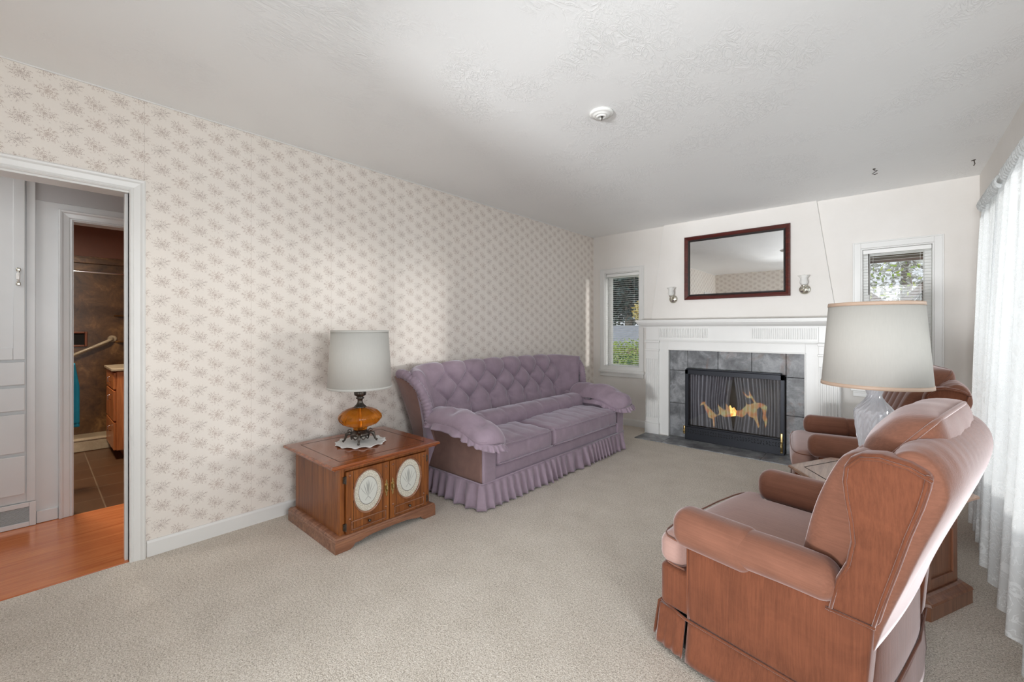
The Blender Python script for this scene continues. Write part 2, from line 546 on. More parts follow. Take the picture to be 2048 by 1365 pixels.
def marble_brown(name='shower_panel', dk=(70, 50, 32), lt=(128, 104, 74)):
    t = NT(name); v = t.coord()
    a = t.noise(v, 4.5, 9, .72, .5)
    t.col(t.ramp(a, [(.32, srgb(*dk)), (.55, srgb(*[(dk[i] + lt[i]) / 2 for i in range(3)])), (.7, srgb(*lt))]))
    t.inp('Roughness', .3)
    return t.m
M_['marble'] = marble_brown(dk=(48, 28, 12), lt=(140, 104, 62))
M_['curb'] = marble_brown('shower_pan', (150, 136, 112), (196, 184, 158))
M_['bathwall'] = plain('bath_wall_paint', srgb(110, 62, 40), .5)
M_['teal'] = plain('teal_towel', srgb(30, 140, 168), .95, var=.1, bump=.4, bscale=200)
M_['darkpanel'] = plain('drawer_front_shade', srgb(72, 48, 32), .3)
def bathtile():
    t = NT('bath_floor_tile'); v = t.coord()
    br = t.n('ShaderNodeTexBrick'); br.offset = 0
    br.inputs['Scale'].default_value = 1; br.inputs['Brick Width'].default_value = .32; br.inputs['Row Height'].default_value = .32
    br.inputs['Mortar Size'].default_value = .004
    br.inputs['Color1'].default_value = srgb(88, 60, 38); br.inputs['Color2'].default_value = srgb(98, 70, 46)
    br.inputs['Mortar'].default_value = srgb(130, 112, 90)
    t.l(v, br.inputs['Vector'])
    n = t.noise(t.coord(scale=(1, 3, 1)), 5, 6, .65, .8)
    t.col(t.mix(t.math('MULTIPLY', n, .6), br.outputs[0], srgb(58, 42, 30)))
    t.inp('Roughness', .35)
    return t.m
M_['bathtile'] = bathtile()

def sheer_black():
    t = NT('fire_curtain_mesh'); v = t.coord(scale=(90, 90, 1.2))
    t.col(t.ramp(t.noise(v, 1, 3), [(.3, srgb(70, 70, 76)), (.7, srgb(112, 113, 120))]))
    t.inp('Roughness', .45); t.inp('Metallic', .4)
    tp = t.n('ShaderNodeBsdfTransparent')
    m = t.n('ShaderNodeMixShader')
    t.l(t.math('ADD', .66, t.math('MULTIPLY', t.noise(t.coord(), 500, 2), .3)), m.inputs[0])
    t.l(tp.outputs[0], m.inputs[1]); t.l(t.b.outputs[0], m.inputs[2]); t.l(m.outputs[0], t.out.inputs[0])
    return t.m
M_['firemesh'] = sheer_black()
def flame_mat():
    t = NT('flame'); sx = t.n('ShaderNodeSeparateXYZ'); tc = t.n('ShaderNodeTexCoord'); t.l(tc.outputs['Object'], sx.inputs[0])
    n = t.noise(t.coord(), 14, 3, .6, .6)
    c = t.ramp(t.math('ADD', n, 0), [(.36, srgb(232, 120, 50)), (.5, srgb(232, 176, 90)), (.62, srgb(214, 212, 140))])
    t.col((0, 0, 0, 1)); t.l(c, t.b.inputs['Emission Color']); t.inp('Emission Strength', .95)
    return t.m
M_['flame'] = flame_mat()
M_['doily'] = plain('doily_lace', srgb(232, 232, 230), .9, var=.04, bump=.6, bscale=240)

def etched():
    """frosted oval glass: pebbled rim, dark ring, frosted field with a spray of leaves (object x = across, z = up, centred)"""
    t = NT('etched_glass_oval'); M = t.math
    tc = t.n('ShaderNodeTexCoord'); sx = t.n('ShaderNodeSeparateXYZ'); t.l(tc.outputs['Object'], sx.inputs[0])
    x = M('DIVIDE', sx.outputs[1], .085); z = M('DIVIDE', sx.outputs[2], .115)
    r = M('SQRT', M('ADD', M('POWER', M('ABSOLUTE', x), 2), M('POWER', M('ABSOLUTE', z), 2)))
    v = t.coord()
    peb = t.n('ShaderNodeTexVoronoi'); peb.inputs['Scale'].default_value = 160; t.l(v, peb.inputs['Vector'])
    rim = t.ramp(peb.outputs[0], [(.1, srgb(232, 230, 220)), (.6, srgb(190, 184, 168))])
    field = srgb(206, 207, 200)
    c = t.mix(M('LESS_THAN', r, .68), rim, field)
    ringm = M('LESS_THAN', M('ABSOLUTE', M('SUBTRACT', r, .68)), .02)
    # spray: curved leaves fanning up from the foot
    z2 = M('ADD', z, .28)
    leaf = None
    for k in (-2.2, -1.35, -.6, 0, .6, 1.35, 2.2):
        # centreline x = k*.12*(z2)^.6 with droop
        cx = M('MULTIPLY', M('POWER', M('MAXIMUM', z2, 0), 1.4 if abs(k) < 1 else .8), k * (.32 if abs(k) < 2 else .42))
        top = .85 - .13 * abs(k)
        wd = M('MULTIPLY', M('MULTIPLY', M('MAXIMUM', z2, 0), M('MAXIMUM', M('SUBTRACT', top, z2), 0)), .28)
        m = M('LESS_THAN', M('ABSOLUTE', M('SUBTRACT', x, cx)), wd)
        leaf = m if leaf is None else M('MAXIMUM', leaf, m)
    root = M('MULTIPLY', M('LESS_THAN', M('ABSOLUTE', M('ADD', z, .36)), .09), M('LESS_THAN', M('ABSOLUTE', M('SUBTRACT', M('ABSOLUTE', x), M('ABSOLUTE', M('MULTIPLY', M('ADD', z, .28), 1.2)))), .03))
    leaf = M('MAXIMUM', leaf, root)
    c = t.mix(M('MULTIPLY', leaf, .6), c, srgb(120, 122, 120))
    c = t.mix(M('MULTIPLY', ringm, .75), c, srgb(100, 98, 94))
    t.col(c); t.inp('Roughness', .35)
    t.bump(peb.outputs[0], .3, .002)
    return t.m
M_['etched'] = etched()

def leaves_mat(name, a, b):
    t = NT(name)
    ge = t.n('ShaderNodeNewGeometry')
    t.col(t.ramp(ge.outputs['Random Per Island'], [(.1, a), (.9, b)]))
    t.inp('Roughness', .6)
    return t.m
M_['leaf_green'] = leaves_mat('bush_leaves', srgb(70, 110, 60), srgb(200, 220, 130))
M_['leaf_lime'] = leaves_mat('lime_leaves', srgb(150, 185, 60), srgb(215, 225, 120))
M_['leaf_dark'] = leaves_mat('dark_leaves', srgb(24, 48, 48), srgb(84, 110, 108))
M_['leaf_yellow'] = leaves_mat('yellow_leaves', srgb(206, 180, 80), srgb(245, 230, 160))
M_['bark'] = plain('bark', srgb(150, 140, 132), .9, var=.2)
M_['siding'] = plain('brown_siding', srgb(138, 116, 104), .8, var=.08)
M_['roof'] = plain('grey_roof', srgb(168, 170, 176), .8, var=.1)
M_['brick'] = plain('pale_brick', srgb(216, 190, 172), .8, var=.15, vscale=20)
M_['lawn'] = plain('lawn', srgb(130, 150, 90), .9, var=.2, vscale=8)
M_['frost'] = shade_mat('frosted_glass', srgb(250, 250, 248), .45)
M_['porcelain'] = plain('porcelain', srgb(228, 228, 225), .2, var=.01)
M_['slat'] = plain('blind_slat', srgb(240, 240, 238), .4, var=.01)
# ------------------------------------------------------------------ the room
H = 2.44
def wall_mb(axis, p0, p1, a0, a1, holes, z1=H):
    """wall slab: axis = normal axis, p0..p1 thickness, a0..a1 run, holes = [(a0,a1,z0,z1)]"""
    mb = MB()
    def bx(s0, s1, z0, zz):
        if s1 - s0 < 1e-4 or zz - z0 < 1e-4: return
        if axis == 'x': mb.box(p0, s0, z0, p1, s1, zz)
        else: mb.box(s0, p0, z0, s1, p1, zz)
    cur = a0
    for (h0, h1, z0, z2) in sorted(holes):
        bx(cur, h0, 0, z1); bx(h0, h1, 0, z0); bx(h0, h1, z2, z1)
        cur = h1
    bx(cur, a1, 0, z1)
    return mb

YB, YF, XR = 4.98, -.42, 3.5
W1 = (.165, .655, .69, 1.945)      # openings in the back wall (x0,x1,z0,z1)
W2 = (2.77, 3.245, .69, 1.945)
struct(MB().box(0, YF, -.06, XR, YB, 0).build('floor', M_['carpet']))
struct(MB().box(-4.0, -1.6, H, XR + .16, YB + .16, H + .08).build('ceiling', M_['ceiling']))
struct(wall_mb('x', -.12, 0, YF, YB, [(-.36, .325, 0, 1.94)]).build('wall_left', M_['paper_y']))
struct(wall_mb('y', YB, YB + .16, -.12, XR + .16, [W1, W2]).build('wall_back', M_['plaster']))
WR = (1.75, 4.35, .40, 2.0)
WR2 = (-.10, .95, .62, 2.0)  # opening added beside the camera to let the side fill light in
struct(wall_mb('x', XR, XR + .16, YF - .12, YB, [WR2, WR]).build('wall_right', M_['plaster']))
struct(wall_mb('y', YF - .12, YF, -.12, XR, [(1.45, 3.4, 0, 2.03)]).build('wall_front', M_['paper_x']))  # opening added behind the camera to let fill light through

# baseboards
def board_profile(d0, h=.085, t=.014):
    return [(0, 0), (t, 0), (t, h - .012), (t - .006, h), (0, h)]
mb = MB(); mb.prism([(p[0], p[1]) for p in board_profile(0)], 'y', .395, YB)
struct(mb.build('baseboard_left', M_['white']))
mb = MB(); mb.prism([(YB - p[0], p[1]) for p in board_profile(0)], 'x', .014, .82)
struct(mb.build('baseboard_back', M_['white']))
mb = MB(); mb.prism([(YB - p[0], p[1]) for p in board_profile(0)], 'x', 2.645, XR - .014)
struct(mb.build('baseboard_back_right', M_['white']))
mb = MB(); mb.prism([(XR - p[0], p[1]) for p in board_profile(0)], 'y', YF, YB)
struct(mb.build('baseboard_right', M_['white']))
mb = MB(); mb.prism([(YF + p[0], p[1]) for p in board_profile(0)], 'x', 0.014, 1.45)
struct(mb.build('baseboard_front', M_['white']))

# thin picture edge where ceiling meets the papered wall
struct(MB().box(0, YF, H - .006, .006, YB, H).build('trim_1', M_['white']))

# ---- chimney breast: narrows towards the ceiling
mb = MB()
mb.prism([(.815, 1.30), (2.60, 1.30), (2.445, H), (.972, H)], 'y', YB - .035, YB + .005)
struct(mb.build('wall_chimney', M_['plaster']))
# crack-like seam strips down the sides of the breast
mb = MB()
mb.tube([(2.60, YB - .036, 1.30), (2.445, YB - .036, H)], .002, 6)
mb.tube([(.815, YB - .036, 1.30), (.972, YB - .036, H)], .0015, 6)
struct(mb.build('trim_2', M_['white']))

# ---- doorway casing (room side) with moulded steps, plus jambs
def casing_profile():
    # (across from the opening, out from the wall)
    return [(0, 0), (0, .012), (.006, .017), (.013, .012), (.018, .016), (.03, .018), (.042, .02), (.05, .026), (.058, .028), (.064, .022), (.066, 0)]
def casing(name, x_wall, sgn, y0, y1, ztop, mat, xt=1.0, bottom=0):
    mb = MB()
    pr = casing_profile()
    for (yy, d) in ((y1, 1), (y0, -1)):
        # vertical leg: mitred top
        n = len(pr)
        vs = []
        for (a, o) in pr: vs.append((x_wall + sgn * o * xt, yy + d * a, bottom))
        for (a, o) in pr: vs.append((x_wall + sgn * o * xt, yy + d * a, ztop + a))
        fs = [tuple(range(n)), tuple(range(2 * n - 1, n - 1, -1))] + [(i, (i + 1) % n, n + (i + 1) % n, n + i) for i in range(n)]
        mb.add(vs, fs)
    vs = []
    n = len(pr)
    for (a, o) in pr: vs.append((x_wall + sgn * o * xt, y0 - a, ztop + a))
    for (a, o) in pr: vs.append((x_wall + sgn * o * xt, y1 + a, ztop + a))
    fs = [tuple(range(n)), tuple(range(2 * n - 1, n - 1, -1))] + [(i, (i + 1) % n, n + (i + 1) % n, n + i) for i in range(n)]
    mb.add(vs, fs)
    return mb
mb = casing('c', 0, 1, -.345, .325, 1.94, None)
# jamb lining
mb.box(-.12, .325, 0, .002, .328, 1.943); mb.box(-.12, -.363, 0, .002, -.348, 1.94); mb.box(-.12, -.36, 1.93, .002, .325, 1.943)
mb.box(-.07, .312, 0, -.035, .327, 1.935)
struct(mb.build('door_1', M_['white']))

# ---- windows in the back wall
def back_window(idx, o):
    x0, x1, z0, z1 = o
    root = bpy.data.objects.new('window_%d' % idx, None); COL.objects.link(root); root.location = (x0, YB, z0); root['kind'] = 'structure'
    w, h = x1 - x0, z1 - z0
    mb = MB()   # casing on the room face
    mb.frame(-.05, -.0, w + .05, h + .05, .052, -.018, 0)
    mb.frame(-.056, -.0, w + .056, h + .056, .012, -.026, 0)
    mb.build('casing', M_['white'], root, bevel=.003)
    mb = MB(); mb.frame(0, 0, w, h, .012, 0, .155)
    mb.build('reveal', M_['white'], root)
    mb = MB(); mb.frame(.012, .012, w - .012, h - .012, .045, .085, .125)
    mb.frame(.055, .055, w - .055, h - .055, .008, .095, .115)
    mb.build('sash', M_['white'], root, bevel=.003)
    mb = MB(); mb.box(.05, .103, .05, w - .05, .107, h - .05)
    mb.build('glass_pane', M_['pane'], root)
    mb = MB(); mb.box(-.07, -.045, -.032, w + .07, .05, 0)
    mb.box(-.055, -.022, -.085, w + .055, 0, -.032); mb.box(-.055, -.028, -.05, w + .055, 0, -.032)
    mb.build('window_sill', M_['white'], root, bevel=.004)
    return root
back_window(1, W1); back_window(2, W2)

def blind(o, label, wand=True):
    x0, x1, z0, z1 = o
    w, h = x1 - x0 - .03, z1 - z0
    t = thing('window_blind', label, 'blind', (x0 + .015, YB + .03, z0), 0, 'white slatted blinds on the back wall windows')
    MB().box(0, -.012, h - .05, w, .022, h - .014).build('headrail', M_['slat'], t, bevel=.003)
    mb = MB(); n = 46; zt = h - .06; zb = .03
    for i in range(n):
        z = zt - (zt - zb) * i / (n - 1)
        # cambered thin slat, open flat
        vs = []; fs = []
        for s in (0, w):
            vs += [(s, -.0105, z - .0012), (s, 0, z + .0012), (s, .0105, z - .0002), (s, .0105, z + .0002), (s, 0, z + .0020), (s, -.0105, z - .0006)]
        fs = [(0, 1, 2, 3, 4, 5), (11, 10, 9, 8, 7, 6)] + [(k, (k + 1) % 6, 6 + (k + 1) % 6, 6 + k) for k in range(6)]
        mb.add(vs, fs)
    mb.build('slats', M_['slat'], t)
    MB().box(0, -.011, .014, w, .011, .026).build('bottom_rail', M_['slat'], t, bevel=.002)
    mb = MB()
    for x in (.07, w - .07): mb.tube([(x, -.012, h - .05), (x, -.012, .02)], .0008, 5)
    mb.build('ladder_cord', M_['slat'], t)
    if wand:
        MB().tube([(.04, -.022, h - .05), (.042, -.024, h - .42)], .0035, 8).build('tilt_wand', M_['antique'], t, smooth=True)
    return t
blind(W1, 'white slatted blind in the narrow window left of the fireplace', False)
blind(W2, 'white slatted blind with dark wand in the window behind the large lampshade')

# picture window in the right wall behind the lace
r = bpy.data.objects.new('window_3', None); COL.objects.link(r); r.location = (XR, WR[0], WR[2]); r['kind'] = 'structure'
w, h = WR[1] - WR[0], WR[3] - WR[2]
def yz_frame(mb, y0, z0, y1, z1, wd, xa, xb):
    mb.box(xa, y0, z0, xb, y0 + wd, z1); mb.box(xa, y1 - wd, z0, xb, y1, z1)
    mb.box(xa, y0 + wd, z1 - wd, xb, y1 - wd, z1); mb.box(xa, y0 + wd, z0, xb, y1 - wd, z0 + wd)
mb = MB(); yz_frame(mb, -.06, -.06, w + .06, h + .06, .06, -.018, 0)
mb.build('casing', M_['white'], r, bevel=.003)
mb = MB(); yz_frame(mb, 0, 0, w, h, .05, .06, .11); mb.box(.06, w * .28, .05, .11, w * .28 + .05, h - .05); mb.box(.06, w * .72, .05, .11, w * .72 + .05, h - .05)
mb.build('sash', M_['white'], r, bevel=.003)
MB().box(.083, .05, .05, .087, w - .05, h - .05).build('glass_pane', M_['pane'], r)

# ------------------------------------------------------------------ hall and bathroom beyond the door
XH = -1.03
struct(MB().box(XH, -1.4, -.06, 0, 1.2, -.002).build('floor_hall', M_['laminate']))
struct(MB().box(-.12, -.345, -.002, -.012, .325, .001).build('threshold', M_['laminate']) ) .name = 'floor_threshold'
struct(MB().box(-3.9, -.6, -.06, XH, 1.3, -.002).build('floor_bathroom', M_['bathtile']))
struct(wall_mb('x', XH - .11, XH, -1.4, 1.2, [(.163, .86, 0, 1.925)]).build('wall_hall', M_['whiteold']))
struct(MB().box(XH, 1.2, 0, -.12, 1.3, H).build('wall_hall_end', M_['hallgrey']))
struct(MB().box(XH, -1.5, 0, -.12, -1.4, H).build('wall_hall_near', M_['hallgrey']))
struct(MB().box(-.12, -1.5, 0, 0, YF, H).build('wall_hall_side', M_['hallgrey']))
# painted upper band of the hall wall, above the woodwork
mb = casing('c', XH, 1, .163, .86, 1.925, None)
mb.box(XH - .11, .157, 0, XH + .002, .166, 1.93); mb.box(XH - .11, .163, 1.922, XH + .002, .86, 1.93)
struct(mb.build('door_2', M_['whiteold']))
struct(MB().box(XH, .004, 0, XH + .012, .096, .075).build('baseboard_hall', M_['whiteold'], bevel=.003))
struct(MB().box(XH, -1.4, 2.03, XH + .004, 1.2, H).build('trim_3', M_['hallgrey']))

# linen cupboard built into the hall wall
t = thing('linen_cupboard', 'white painted built-in hall cupboard with tall door over drawers', 'cupboard', (XH, -.5, .15))
mb = MB()
mb.box(.0, -.1, 0, .012, .5, H - .17)     # face frame board
mb.box(.012, .462, 0, .018, .5, H - .17)
mb.build('face_frame', M_['whiteold'], t, bevel=.002)
y1 = .457; y0 = -.06
def cup_front(name, za, zb, panel=True):
    mb = MB(); mb.box(.013, y0, za, .030, y1, zb)
    if panel:
        p = .048
        mb = MB(); mb.box(.013, y0, za, .026, y1, zb)
        mb.box(.026, y0, za, .031, y0 + p, zb); mb.box(.026, y1 - p, za, .031, y1, zb)
        mb.box(.026, y0 + p, za, .031, y1 - p, za + .07); mb.box(.026, y0 + p, zb - .07, .031, y1 - p, zb)
    return mb.build(name, M_['whiteold'], t, bevel=.003)
d = cup_front('door', .881, 2.14)
mb = MB()
yh, zh = .43, 1.388
mb.tube([(.033, yh, zh - .04), (.033, yh, zh + .04)], .0025, 6)
for s in (-1, 1):
    mb.rbox((.036, yh, zh + s * .044), (.005, .010, .010), .0049, (1, 1, 1), 3)
    mb.rbox((.035, yh, zh + s * .03), (.004, .006, .006), .0039, (1, 1, 1), 3)
mb.build('handle', M_['nickel'], d, smooth=True)
mb = MB(); mb.rbox((.047, yh, zh), (.007, .008, .022), .006, (1, 1, 2), 3); mb.tube([(.034, yh, zh - .036), (.044, yh, zh - .024), (.044, yh, zh + .024), (.034, yh, zh + .036)], .003, 6)
mb.build('handle_grip', M_['porcelain'], d, smooth=True)
for za, zb in ((.726, .866), (.568, .708), (.311, .547), (.055, .290)):
    cup_front('drawer', za, zb, False)
# floor vent
t = thing('wall_vent', 'white metal return-air grille low on the hall wall', 'vent', (XH + .012, -.36, 0))
mb = MB(); 
yz_frame(mb, 0, .0, .362, .148, .028, 0, .014)
mb.build('frame', M_['whiteold'], t, bevel=.002)
mb = MB(); 
for i in range(11):
    z = .032 + i * .0083
    mb.add([(.001, .028, z), (.011, .028, z - .004), (.012, .028, z - .003), (.002, .028, z + .001),
            (.001, .334, z), (.011, .334, z - .004), (.012, .334, z - .003), (.002, .334, z + .001)],
           [(0, 1, 2, 3), (7, 6, 5, 4), (0, 4, 5, 1), (1, 5, 6, 2), (2, 6, 7, 3), (3, 7, 4, 0)])
mb.build('louvres', M_['whiteold'], t)
MB().box(-.002, .02, .02, .0005, .34, .13).build('duct_opening', M_['soot'], t)

# bathroom shell
struct(MB().box(-3.85, -.7, 0, -3.75, 1.4, H).build('wall_bath_far', M_['bathwall']))
struct(MB().box(-3.75, -.7, 0, -1.14, -.6, H).build('wall_bath_left', M_['bathwall']))
struct(MB().box(-3.75, 1.3, 0, -1.14, 1.4, H).build('wall_bath_right', M_['bathwall']))
t = thing('shower_stall', 'brown marbled shower wall panels with a tan shower pan', 'shower', (-3.75, .3, 0))
MB().box(0, -.9, .02, .02, 1.0, 1.95).build('wall_panel', M_['marble'], t)
mb = MB(); mb.box(0, -.9, 1.95, .05, 1.0, 2.01); mb.box(0, -.9, 2.01, .02, 1.0, 2.03)
mb.build('panel_cap', M_['marble'], t, bevel=.004)
MB().box(.02, -.9, 0, .74, 1.0, .05).build('pan', M_['curb'], t)
mb = MB(); mb.box(.70, -.9, 0, .75, 1.0, .118); mb.box(.68, -.9, .105, .755, 1.0, .125)
mb.build('curb', M_['curb'], t, bevel=.006)
mb = MB()
for z in (1.36, 1.06): mb.prism([(.02, .30), (.13, .42), (.13, .6), (.02, .6)], 'z', z, z + .02)
each(mb, 'corner_shelf', M_['marble'], t, bevel=.004)
sd = MB(); yz_frame(sd, -.17, 1.02, .085, 1.19, .022, .02, .045)
sd.build('soap_dish', M_['bathwall'], t, bevel=.006)
MB().box(.018, -.15, 1.04, .022, .065, 1.17).build('soap_recess', M_['soot'], t)
# bars
g = thing('grab_bar', 'slanted white grab bar fixed to the brown shower wall', 'grab bar', (-3.71, .588, 1.104))
MB().tube([(0, 0, 0), (.03, -.01, -.004), (.045, -.05, -.03), (.045, -.40, -.215), (.03, -.46, -.25), (0, -.47, -.255)], .017, 10).build('bar', M_['curb'], g, smooth=True)
m90 = Matrix.Rotation(PI / 2, 4, 'Y')
mb = MB(); mb.lathe([(.04, -.02), (.04, .0), (.03, .008)], 20, M=m90); mb.build('flange', M_['curb'], g, smooth=False, bevel=.002)
g.location.x = -3.712
g = tag(MB().tube([(-3.02, -.59, 1.785), (-3.02, 1.29, 1.79)], .012, 10).build('shower_rod', M_['chrome'], smooth=True), 'chrome shower rod across the dark bathroom', 'curtain rod')
# towel on its bar at the left
g = thing('towel_bar', 'bathroom towel bar half hidden behind the left door casing', 'towel bar', (-1.75, -.6, 1.0))
MB().tube([(.0, .0, .0), (0, .78, 0)], .009, 8).build('bar', M_['chrome'], g, smooth=True)
def tw(u, v):
    y = -.02 + .246 * u; z = .955 - .52 * v
    if u > .85: y -= (u - .85) * .5 * max(0, (.35 - v)) ; 
    x = -1.73 + .014 * sin(u * 21) + .01 * v
    z2 = z + (.03 * u if v > .95 else 0)
    return (x, y, z2)
mb = MB(); mb.grid(tw, 24, 24)
tag(mb.build('hand_towel', M_['teal'], smooth=True, solid=.012), 'teal towel hanging at the left edge of the bathroom doorway', 'towel')
# vanity
t = thing('bathroom_vanity', 'oak bathroom vanity with drawers in the dark bathroom', 'vanity', (-2.4, .5, 0))
mb = MB(); mb.box(-.6, .0, .085, 0, .55, .82); mb.box(-.58, .06, 0, -.02, .55, .085)
mb.build('body', M_['oak'], t, bevel=.003)
mb = MB(); mb.box(-.62, -.035, .825, .018, .57, .85)
mb.build('countertop', M_['curb'], t, bevel=.005)
for za, zb in ((.655, .81), (.36, .64), (.09, .345)):
    d = MB().box(-.29, -.02, za, -.005, .0, zb).build('drawer', M_['oak'], t, bevel=.004)
    zc = zb - .05
    MB().tube([(-.17, -.02, zc - .045), (-.17, -.045, zc - .04), (-.17, -.045, zc + .0), (-.17, -.02, zc + .005)], .004, 6).build('pull', M_['chrome'], d, smooth=True)
    MB().box(-.595, -.02, za, -.30, .0, zb).build('drawer', M_['oak'], t, bevel=.004)

# ------------------------------------------------------------------ fireplace
def slate_slab(mb, x0, x1, y0, y1, z0, z1): mb.box(x0, y0, z0, x1, y1, z1)
fp = thing('fireplace', 'white painted fireplace mantel with fluted pilasters and slate surround', 'fireplace', (1.73, 4.78, 0))
def L(x): return x - 1.73
Yt = .055   # slate face behind the mantel face (local y)
# slate tiles around the opening
mb = MB()
ox0, ox1, oz = L(1.285), L(2.217), .75
G = .0025
xs = [L(1.085), L(1.285), L(1.60), L(1.92), L(2.217), L(2.376)]
for i in range(5): mb.box(xs[i] + G, Yt, oz + G, xs[i + 1] - G, Yt + .02, .985)
for (a, b) in ((xs[0], xs[1]), (xs[4], xs[5])):
    for (c0, c1) in ((.0, .38), (.38, .75)):
        mb.box(a + G, Yt, c0 + G, b - G, Yt + .02, c1 - G)
mb.build('slate_surround', M_['slate'], fp, bevel=.002)
mb = MB(); mb.box(L(1.085), Yt + .004, 0, ox0, Yt + .03, .985); mb.box(ox1, Yt + .004, 0, L(2.376), Yt + .03, .985); mb.box(ox0, Yt + .004, oz, ox1, Yt + .03, .985)
mb.build('grout_backing', M_['grout'], fp)
mb = MB()
mb.box(ox0 - .02, .19, 0, ox1 + .02, .2, .8); mb.box(ox0 - .03, .085, 0, ox0, .2, .8); mb.box(ox1, .085, 0, ox1 + .03, .2, .8)
mb.box(ox0, .085, .75, ox1, .2, .78); mb.box(ox0, .085, 0, ox1, .2, .01)
mb.build('firebox', M_['soot'], fp)
# mantel body
mb = MB()
for s, (xa, xb, xc) in ((1, (.82, .98, 1.085)), (-1, (2.64, 2.48, 2.376))):
    a, b = sorted((xa, xc)); mb.box(L(a), 0.012, 0, L(b), .2, 1.24)
mb.box(L(1.085), .012, .985, L(2.376), .2, 1.24)
mb.build('mantel_board', M_['white'], fp, bevel=.002)
mb = MB()   # thin bead round the slate
for x0, x1, z0, z1 in ((1.078, 1.09, 0, .985), (2.371, 2.383, 0, .985)): mb.box(L(x0), -.002, z0, L(x1), .02, z1)
mb.box(L(1.078), -.002, .98, L(2.383), .02, .992)
mb.build('inner_bead', M_['white'], fp, bevel=.003)
for (xa, xb) in ((.825, .98), (2.48, 2.635)):
    mb = MB()
    n = 5; w_ = xb - xa
    z0, z1 = .19, .87
    # fluted shaft: ribs between grooves
    mb.box(L(xa), -.006, .12, L(xb), .014, 1.24)
    mb.box(L(xa), -.016, .12, L(xb), -.006, z0); mb.box(L(xa), -.016, z1, L(xb), -.006, .965)
    mb.box(L(xa), -.016, z0, L(xa) + .012, -.006, z1); mb.box(L(xb) - .012, -.016, z0, L(xb), -.006, z1)
    for i in range(n):
        c = L(xa) + .012 + (w_ - .024) * (i + .5) / n
        mb.box(c - .0065, -.016, z0, c + .0065, -.006, z1)
    pl_ = mb.build('pilaster', M_['white'], fp, bevel=.0025)
    mb = MB()
    for z0, z1, e in ((.965, .985, .008), (1.06, 1.085, .010), (1.085, 1.095, .005)): mb.box(L(xa) - e, -.016 - e, z0, L(xb) + e, .014, z1)
    mb.build('capital', M_['white'], pl_, bevel=.004)
    mb = MB(); mb.box(L(xa) - .008, -.028, 0, L(xb) + .008, .014, .125); mb.box(L(xa) - .004, -.022, .125, L(xb) + .004, .014, .145)
    mb.build('plinth_block', M_['white'], pl_, bevel=.005)
# frieze with reeded panels
mb = MB(); mb.box(L(.98), -.006, 1.09, L(2.48), .014, 1.24)
mb.box(L(.98), -.016, 1.085, L(2.48), .012, 1.098); mb.box(L(.99), -.01, 1.075, L(2.47), .012, 1.085)
mb.build('frieze', M_['white'], fp, bevel=.003)
for (xa, xb) in ((.985, 1.52), (1.93, 2.47)):
    mb = MB(); n = 30
    for i in range(n):
        c = L(xa) + (xb - xa) * (i + .5) / n
        mb.box(c - .0048, -.018, 1.122, c + .0048, -.004, 1.222)
    mb.build('reeded_panel', M_['white'], fp, bevel=.002)
# cornice shelf profile swept with returns
prof = [(0, 1.235), (-.03, 1.235), (-.03, 1.245), (-.045, 1.25), (-.07, 1.268), (-.085, 1.288), (-.085, 1.296), (-.095, 1.297), (-.097, 1.318), (-.09, 1.322)]
xa, xb = L(.83), L(2.63)
vs = []; fs = []; n = len(prof)
for (k, (o, z)) in enumerate(prof):
    e = -o
    vs += [(xa - e, .2, z), (xa - e, o, z), (xb + e, o, z), (xb + e, .2, z)]
for k in range(n - 1):
    for j in range(3): fs.append((k * 4 + j, k * 4 + j + 1, (k + 1) * 4 + j + 1, (k + 1) * 4 + j))
fs.append((0, 3, 2, 1)); b = (n - 1) * 4; fs.append((b, b + 1, b + 2, b + 3)); fs.append(tuple(k * 4 for k in range(n)) + ()); fs.append(tuple(k * 4 + 3 for k in range(n)))
mb = MB().add(vs, fs)
mb.build('mantel_shelf', M_['white'], fp)

# hearth slab set flush in the carpet
he = thing('hearth', 'grey slate hearth slab set into the carpet before the fireplace', 'hearth', (1.73, 4.6, 0))
mb = MB(); xs_ = [L(.832), L(1.14), L(1.45), L(1.76), L(2.07), L(2.38), L(2.64)]
for i in range(6): mb.box(xs_[i] + .0015, -.145, -.005, xs_[i + 1] - .0015, .152, .008)
mb.box(L(1.095), .154, -.005, L(2.366), .232, .008)
mb.build('slab', M_['slate'], he, bevel=.002)

# fireplace door unit
fd = thing('fireplace_screen', 'black framed glass fireplace doors with mesh curtains and brass handles', 'fireplace screen', (1.751, 4.75, .008))
hw = .466
mb = MB(); zb, zt = .142, .765
mb.box(-hw, 0, zb, -hw + .034, .04, zt); mb.box(hw - .034, 0, zb, hw, .04, zt); mb.box(-hw, 0, zt - .05, hw, .04, zt)
mb.box(-hw + .01, .008, zt, hw - .03, .045, zt + .014); mb.box(-hw + .034, .0, zb, hw - .034, .03, zb + .012)
mb.build('frame', M_['black'], fd, bevel=.003)
mb = MB(); mb.box(-hw, -.004, 0, hw, .04, zb)
gr = mb.build('lower_grille', M_['black'], fd, bevel=.003)
mb = MB()
random.seed(3)
for i in range(34):   # pierced scrollwork row
    x = -hw + .04 + i * (2 * hw - .08) / 33
    for k in range(2):
        a = random.random() * PI
        zz = .085 + .026 * k + random.uniform(-.003, .003)
        r_ = .0075
        pts = [(x + r_ * cos(a + q * .9), -.0055, zz + r_ * sin(a + q * .9)) for q in range(5)]
        mb.tube(pts, .0022, 5)
mb.build('scrollwork', M_['soot'], gr)
mb = MB(); mb.box(-hw + .034, .022, zb + .01, hw - .034, .025, zt - .05)
mb.build('glass', M_['pane'], fd)
